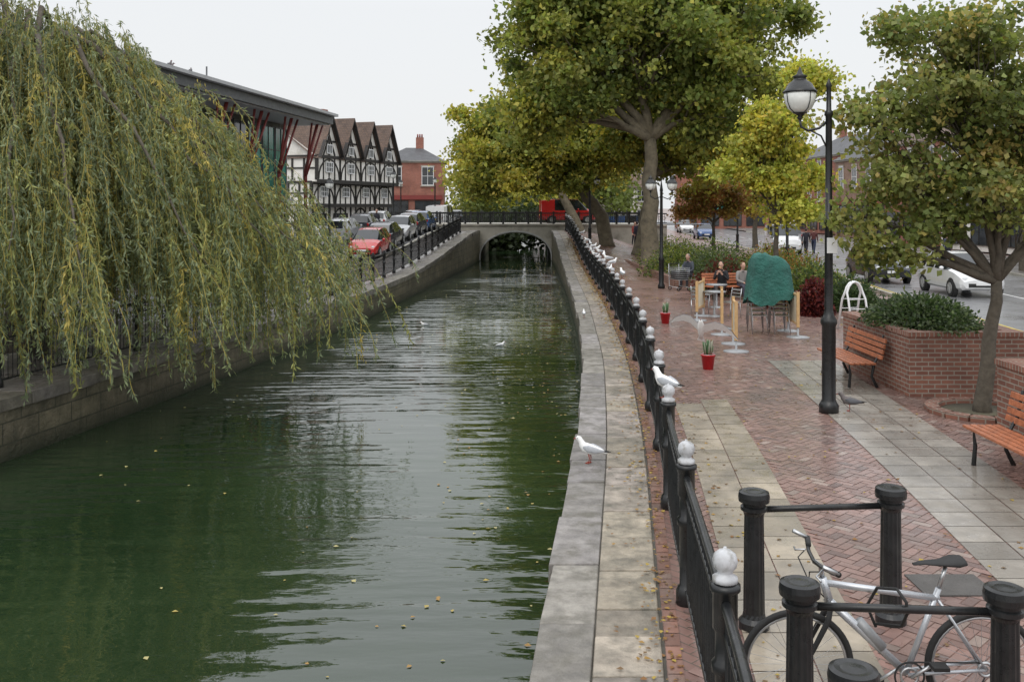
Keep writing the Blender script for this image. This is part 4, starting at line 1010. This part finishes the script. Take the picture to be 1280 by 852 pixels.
# ------------------------------------------------------------------ vehicles
def car(name,loc,rz,body,kind='hatch',s=(1,1,1)):
    ob=OB(name,loc,rz); B=ob.part('body');W=ob.part('wheels');D=ob.part('lights_and_trim')
    if kind=='van':
        st=[(-2.3,.4,.9,1.0,.8,.75,0,0),(-2.28,.3,1.0,1.85,.9,.82,0,0),(-1.2,.28,1.05,1.95,.93,.84,1,0),(-.1,.28,1.05,1.97,.94,.84,0,0),(0,.28,1.05,1.97,.94,.84,1,0),(.7,.28,1.05,1.92,.94,.82,1,1),(1.45,.28,1.05,1.2,.93,.8,0,0),(2.0,.28,.85,.95,.9,.7,0,0),(2.15,.35,.6,.65,.82,.6,0,0)]
    else:
        st=[(-2.0,.42,.66,.72,.68,.6,0,0),(-1.96,.30,.90,.96,.78,.64,0,1),(-1.62,.26,.95,1.40,.83,.58,1,0),(-1.15,.24,.94,1.48,.85,.59,0,0),(-1.05,.24,.94,1.49,.85,.59,1,0),(-.28,.24,.93,1.51,.86,.60,0,0),(-.2,.24,.93,1.51,.86,.60,1,0),(.3,.24,.92,1.46,.86,.59,1,1),(1.05,.24,.92,.99,.85,.66,0,0),(1.55,.25,.84,.90,.83,.6,0,0),(1.9,.27,.70,.76,.77,.52,0,0),(2.02,.34,.55,.60,.66,.45,0,0)]
    rings=[]
    for (x,zb,zt,tp,w,wt,_,_) in st:
        half=[(w*.86,zb),(w*.97,zb+.08),(w,(zb+zt)/2),(w*.97,zt),(wt,tp),(wt*.6,tp+.025)]
        rings.append([(x,y,z) for y,z in half]+[(x,-y,z) for y,z in half[::-1]])
    for i in range(len(st)-1):
        a,b_=rings[i],rings[i+1]; n=12
        for k in range(n):
            k2=(k+1)%n; side=k in (3,7); topf=k in (4,5,6)
            m=CARGL if ((side and st[i][6]) or (topf and st[i][7])) else body
            B.add([a[k],a[k2],b_[k2],b_[k]],[(0,1,2,3)],m,False)
    B.add(rings[0],[tuple(range(12))],body); B.add(rings[-1],[tuple(range(11,-1,-1))],body)
    wb=1.3 if kind=='hatch' else 1.45; xf=st[-1][0]; xr=st[0][0]
    for x in (-wb*.98,wb):
        for sg in (-1,1):
            y=sg*(.80 if kind=='hatch' else .88)
            def ring(r,y0,y1,mat,nn=20):
                P=[(x,y0,.31),(x,y1,.31)]; W.tube(P,r,mat,nn,smooth=False)
            ring(.36,y-sg*.1,y+sg*.045,TYRE); ring(.305,y-sg*.1,y+sg*.075,TYRE); ring(.2,y,y+sg*.083,STEEL)
            for k in range(5):
                a=k*2*math.pi/5; W.beam((x,y+sg*.085,.31),(x+.18*math.cos(a),y+sg*.085,.31+.18*math.sin(a)),.05,.012,LGREY,up=(0,1,0))
    for sg in (-1,1):
        D.ell((xf-.17,sg*.58,.66 if kind=='hatch' else .75),(.13,.15,.085),LAMPG,10,6); D.ell((xr+.05,sg*.66,.82),(.06,.09,.14),REDL,8,6)
        D.ell((.72,sg*.93,.98 if kind=='hatch' else 1.15),(.07,.09,.07),body,8,6)
        for xx in (-.5,.25): D.box((xx,sg*.868,.84),(.14,.015,.02),TYRE)
    D.box((xf-.03,0,.44),(.08,1.0,.14),TYRE); D.box((xf-.1,0,.62),(.1,.6,.05),TYRE); D.box((xf+.015,0,.5),(.02,.5,.11),WHITE); D.box((xr-.01,0,.7),(.03,.5,.11),YELP)
    o=ob.done(bevel=.03)
    o.scale=s; return o
cw=paint('car_white',(.72,.73,.74));cr=paint('car_red',(.5,.02,.02));cg=paint('car_silver',(.42,.43,.45));cd=paint('car_dark',(.03,.035,.045));cb=paint('car_blue',(.03,.08,.22))
RD_=R(-93)
car('parked_car',(16.5,35.4,.01),RD_,cw); car('parked_car',(15.8,41.5,.01),RD_,cd); car('car',(18.6,66,.01),RD_-.05,cw,'van'); car('car',(21.3,118,.01),RD_,cw); car('parked_car',(19,95,.01),RD_,cb); car('car',(23,80,.01),R(87),cg)
def lcar(y,off,c,k='hatch',flip=0):
    x=EL(y)-off; sl=math.atan2(h(x,y+1)-h(x,y-1),2); o=car('parked_car',(x,y,h(x,y)+.01),math.atan2(2,EL(y+1)-EL(y-1))+flip,c,k); o.rotation_euler=(0,-sl if not flip else sl,o.rotation_euler[2]); return o
lcar(54,4.0,cr,flip=math.pi);lcar(59,4.2,cd);lcar(63.8,4.2,cg,flip=math.pi);lcar(68.4,4.2,cd);lcar(73,4.2,cb);lcar(62,7.5,cg);lcar(67,7.3,cd);lcar(72,7.2,cw);lcar(50,7.6,cb);lcar(56,7.6,cw)
car('parked_car',(-6.5,88,1.36),R(80),cw,'van'); car('parked_car',(-9,90,1.36),R(80),cg); car('parked_car',(-5.2,93,1.36),R(80),cd)
car('van',(4.6,79,1.84),R(5),cr,'van'); car('van',(11.5,90,.4),R(10),cb,'van')
mb=MB(); mb.box((0,0,0),(30,9.2,.06),ASPH); o=link(bpy.data.objects.new('road',mb.mesh('road'))); o.location=(0,79.7,1.8)

# ------------------------------------------------------------------ fallen leaves
P=[];C=[];L=[]
pal=[(.34,.20,.05),(.42,.30,.06),(.24,.12,.04),(.18,.11,.05)]
for i in range(6500):
    y=4+60*random.random()**.95; r=random.random()
    o=1.0-abs(random.gauss(0,.2)) if r<.45 else (random.uniform(1.1,8) if r>.7 else 1.1+abs(random.gauss(0,.35)))
    if o<-.02: continue
    x=ER(y)+o; P.append((x,y,h(x,y)+(.042 if o<.88 else .014))); C.append(random.choice(pal)); L.append(random.uniform(.022,.055)*(1+y*.02))
P=np.array(P);n=len(P);D=rng.normal(size=(n,3));D[:,2]=0; L=np.array(L)
quads_mesh('fallen_leaves',leafquads(P,L,L*.7,D,up_bias=6),np.array(C),DEADL)
P=[];C=[];L=[]
for i in range(750):
    y=6+66*random.random()**.8; x=random.uniform(EL(y)+.3,ER(y)-.2)
    if random.random()<.55: x=ER(y)-abs(random.gauss(0,1.6))-.15
    if x<EL(y)+.1: continue
    P.append((x,y,-.992)); C.append(random.choice([(.42,.33,.10),(.36,.22,.07),(.45,.40,.18)])); L.append(random.uniform(.03,.075)*(1+y*.008))
P=np.array(P);n=len(P);D=rng.normal(size=(n,3));D[:,2]=0;L=np.array(L)
quads_mesh('floating_leaves',leafquads(P,L,L*.7,D,up_bias=8),np.array(C),DEADL)

# ------------------------------------------------------------------ world, sun, camera
w=bpy.data.worlds.new('World'); sc.world=w; w.use_nodes=True; nt=w.node_tree; bg=nt.nodes['Background']
sky=nt.nodes.new('ShaderNodeTexSky'); sky.sky_type='NISHITA'; sky.sun_disc=False; sky.sun_elevation=R(48); sky.sun_rotation=R(200); sky.air_density=1.5; sky.dust_density=4
m=nt.nodes.new('ShaderNodeMix'); m.data_type='RGBA'; m.inputs[0].default_value=.88; m.inputs[7].default_value=(9.1,9.25,9.45,1)
nt.links.new(sky.outputs[0],m.inputs[6])
tc=nt.nodes.new('ShaderNodeTexCoord'); sx=nt.nodes.new('ShaderNodeSeparateXYZ'); nt.links.new(tc.outputs['Generated'],sx.inputs[0])
zf=maprange(nt,sx.outputs[2],.2,.9,1.0,1.9)
vm=nt.nodes.new('ShaderNodeVectorMath'); vm.operation='SCALE'; nt.links.new(m.outputs[2],vm.inputs[0]); nt.links.new(zf,vm.inputs['Scale'])
nt.links.new(vm.outputs[0],bg.inputs['Color']); bg.inputs['Strength'].default_value=.103
sd=bpy.data.lights.new('sun','SUN'); sd.energy=.7; sd.angle=R(40); sd.color=(1,.97,.92); so=link(bpy.data.objects.new('sun',sd)); so.rotation_euler=(R(42),0,R(-20))
cam=bpy.data.cameras.new('camera'); co=link(bpy.data.objects.new('camera',cam)); co.location=(0,0,3.2); co.rotation_euler=(R(90),0,0)
cam.lens=33.75; cam.sensor_width=36; cam.shift_y=-.131; cam.clip_end=4000; cam.clip_start=.05
sc.camera=co
sc.view_settings.view_transform='Standard'; sc.view_settings.look='None'; sc.view_settings.exposure=0
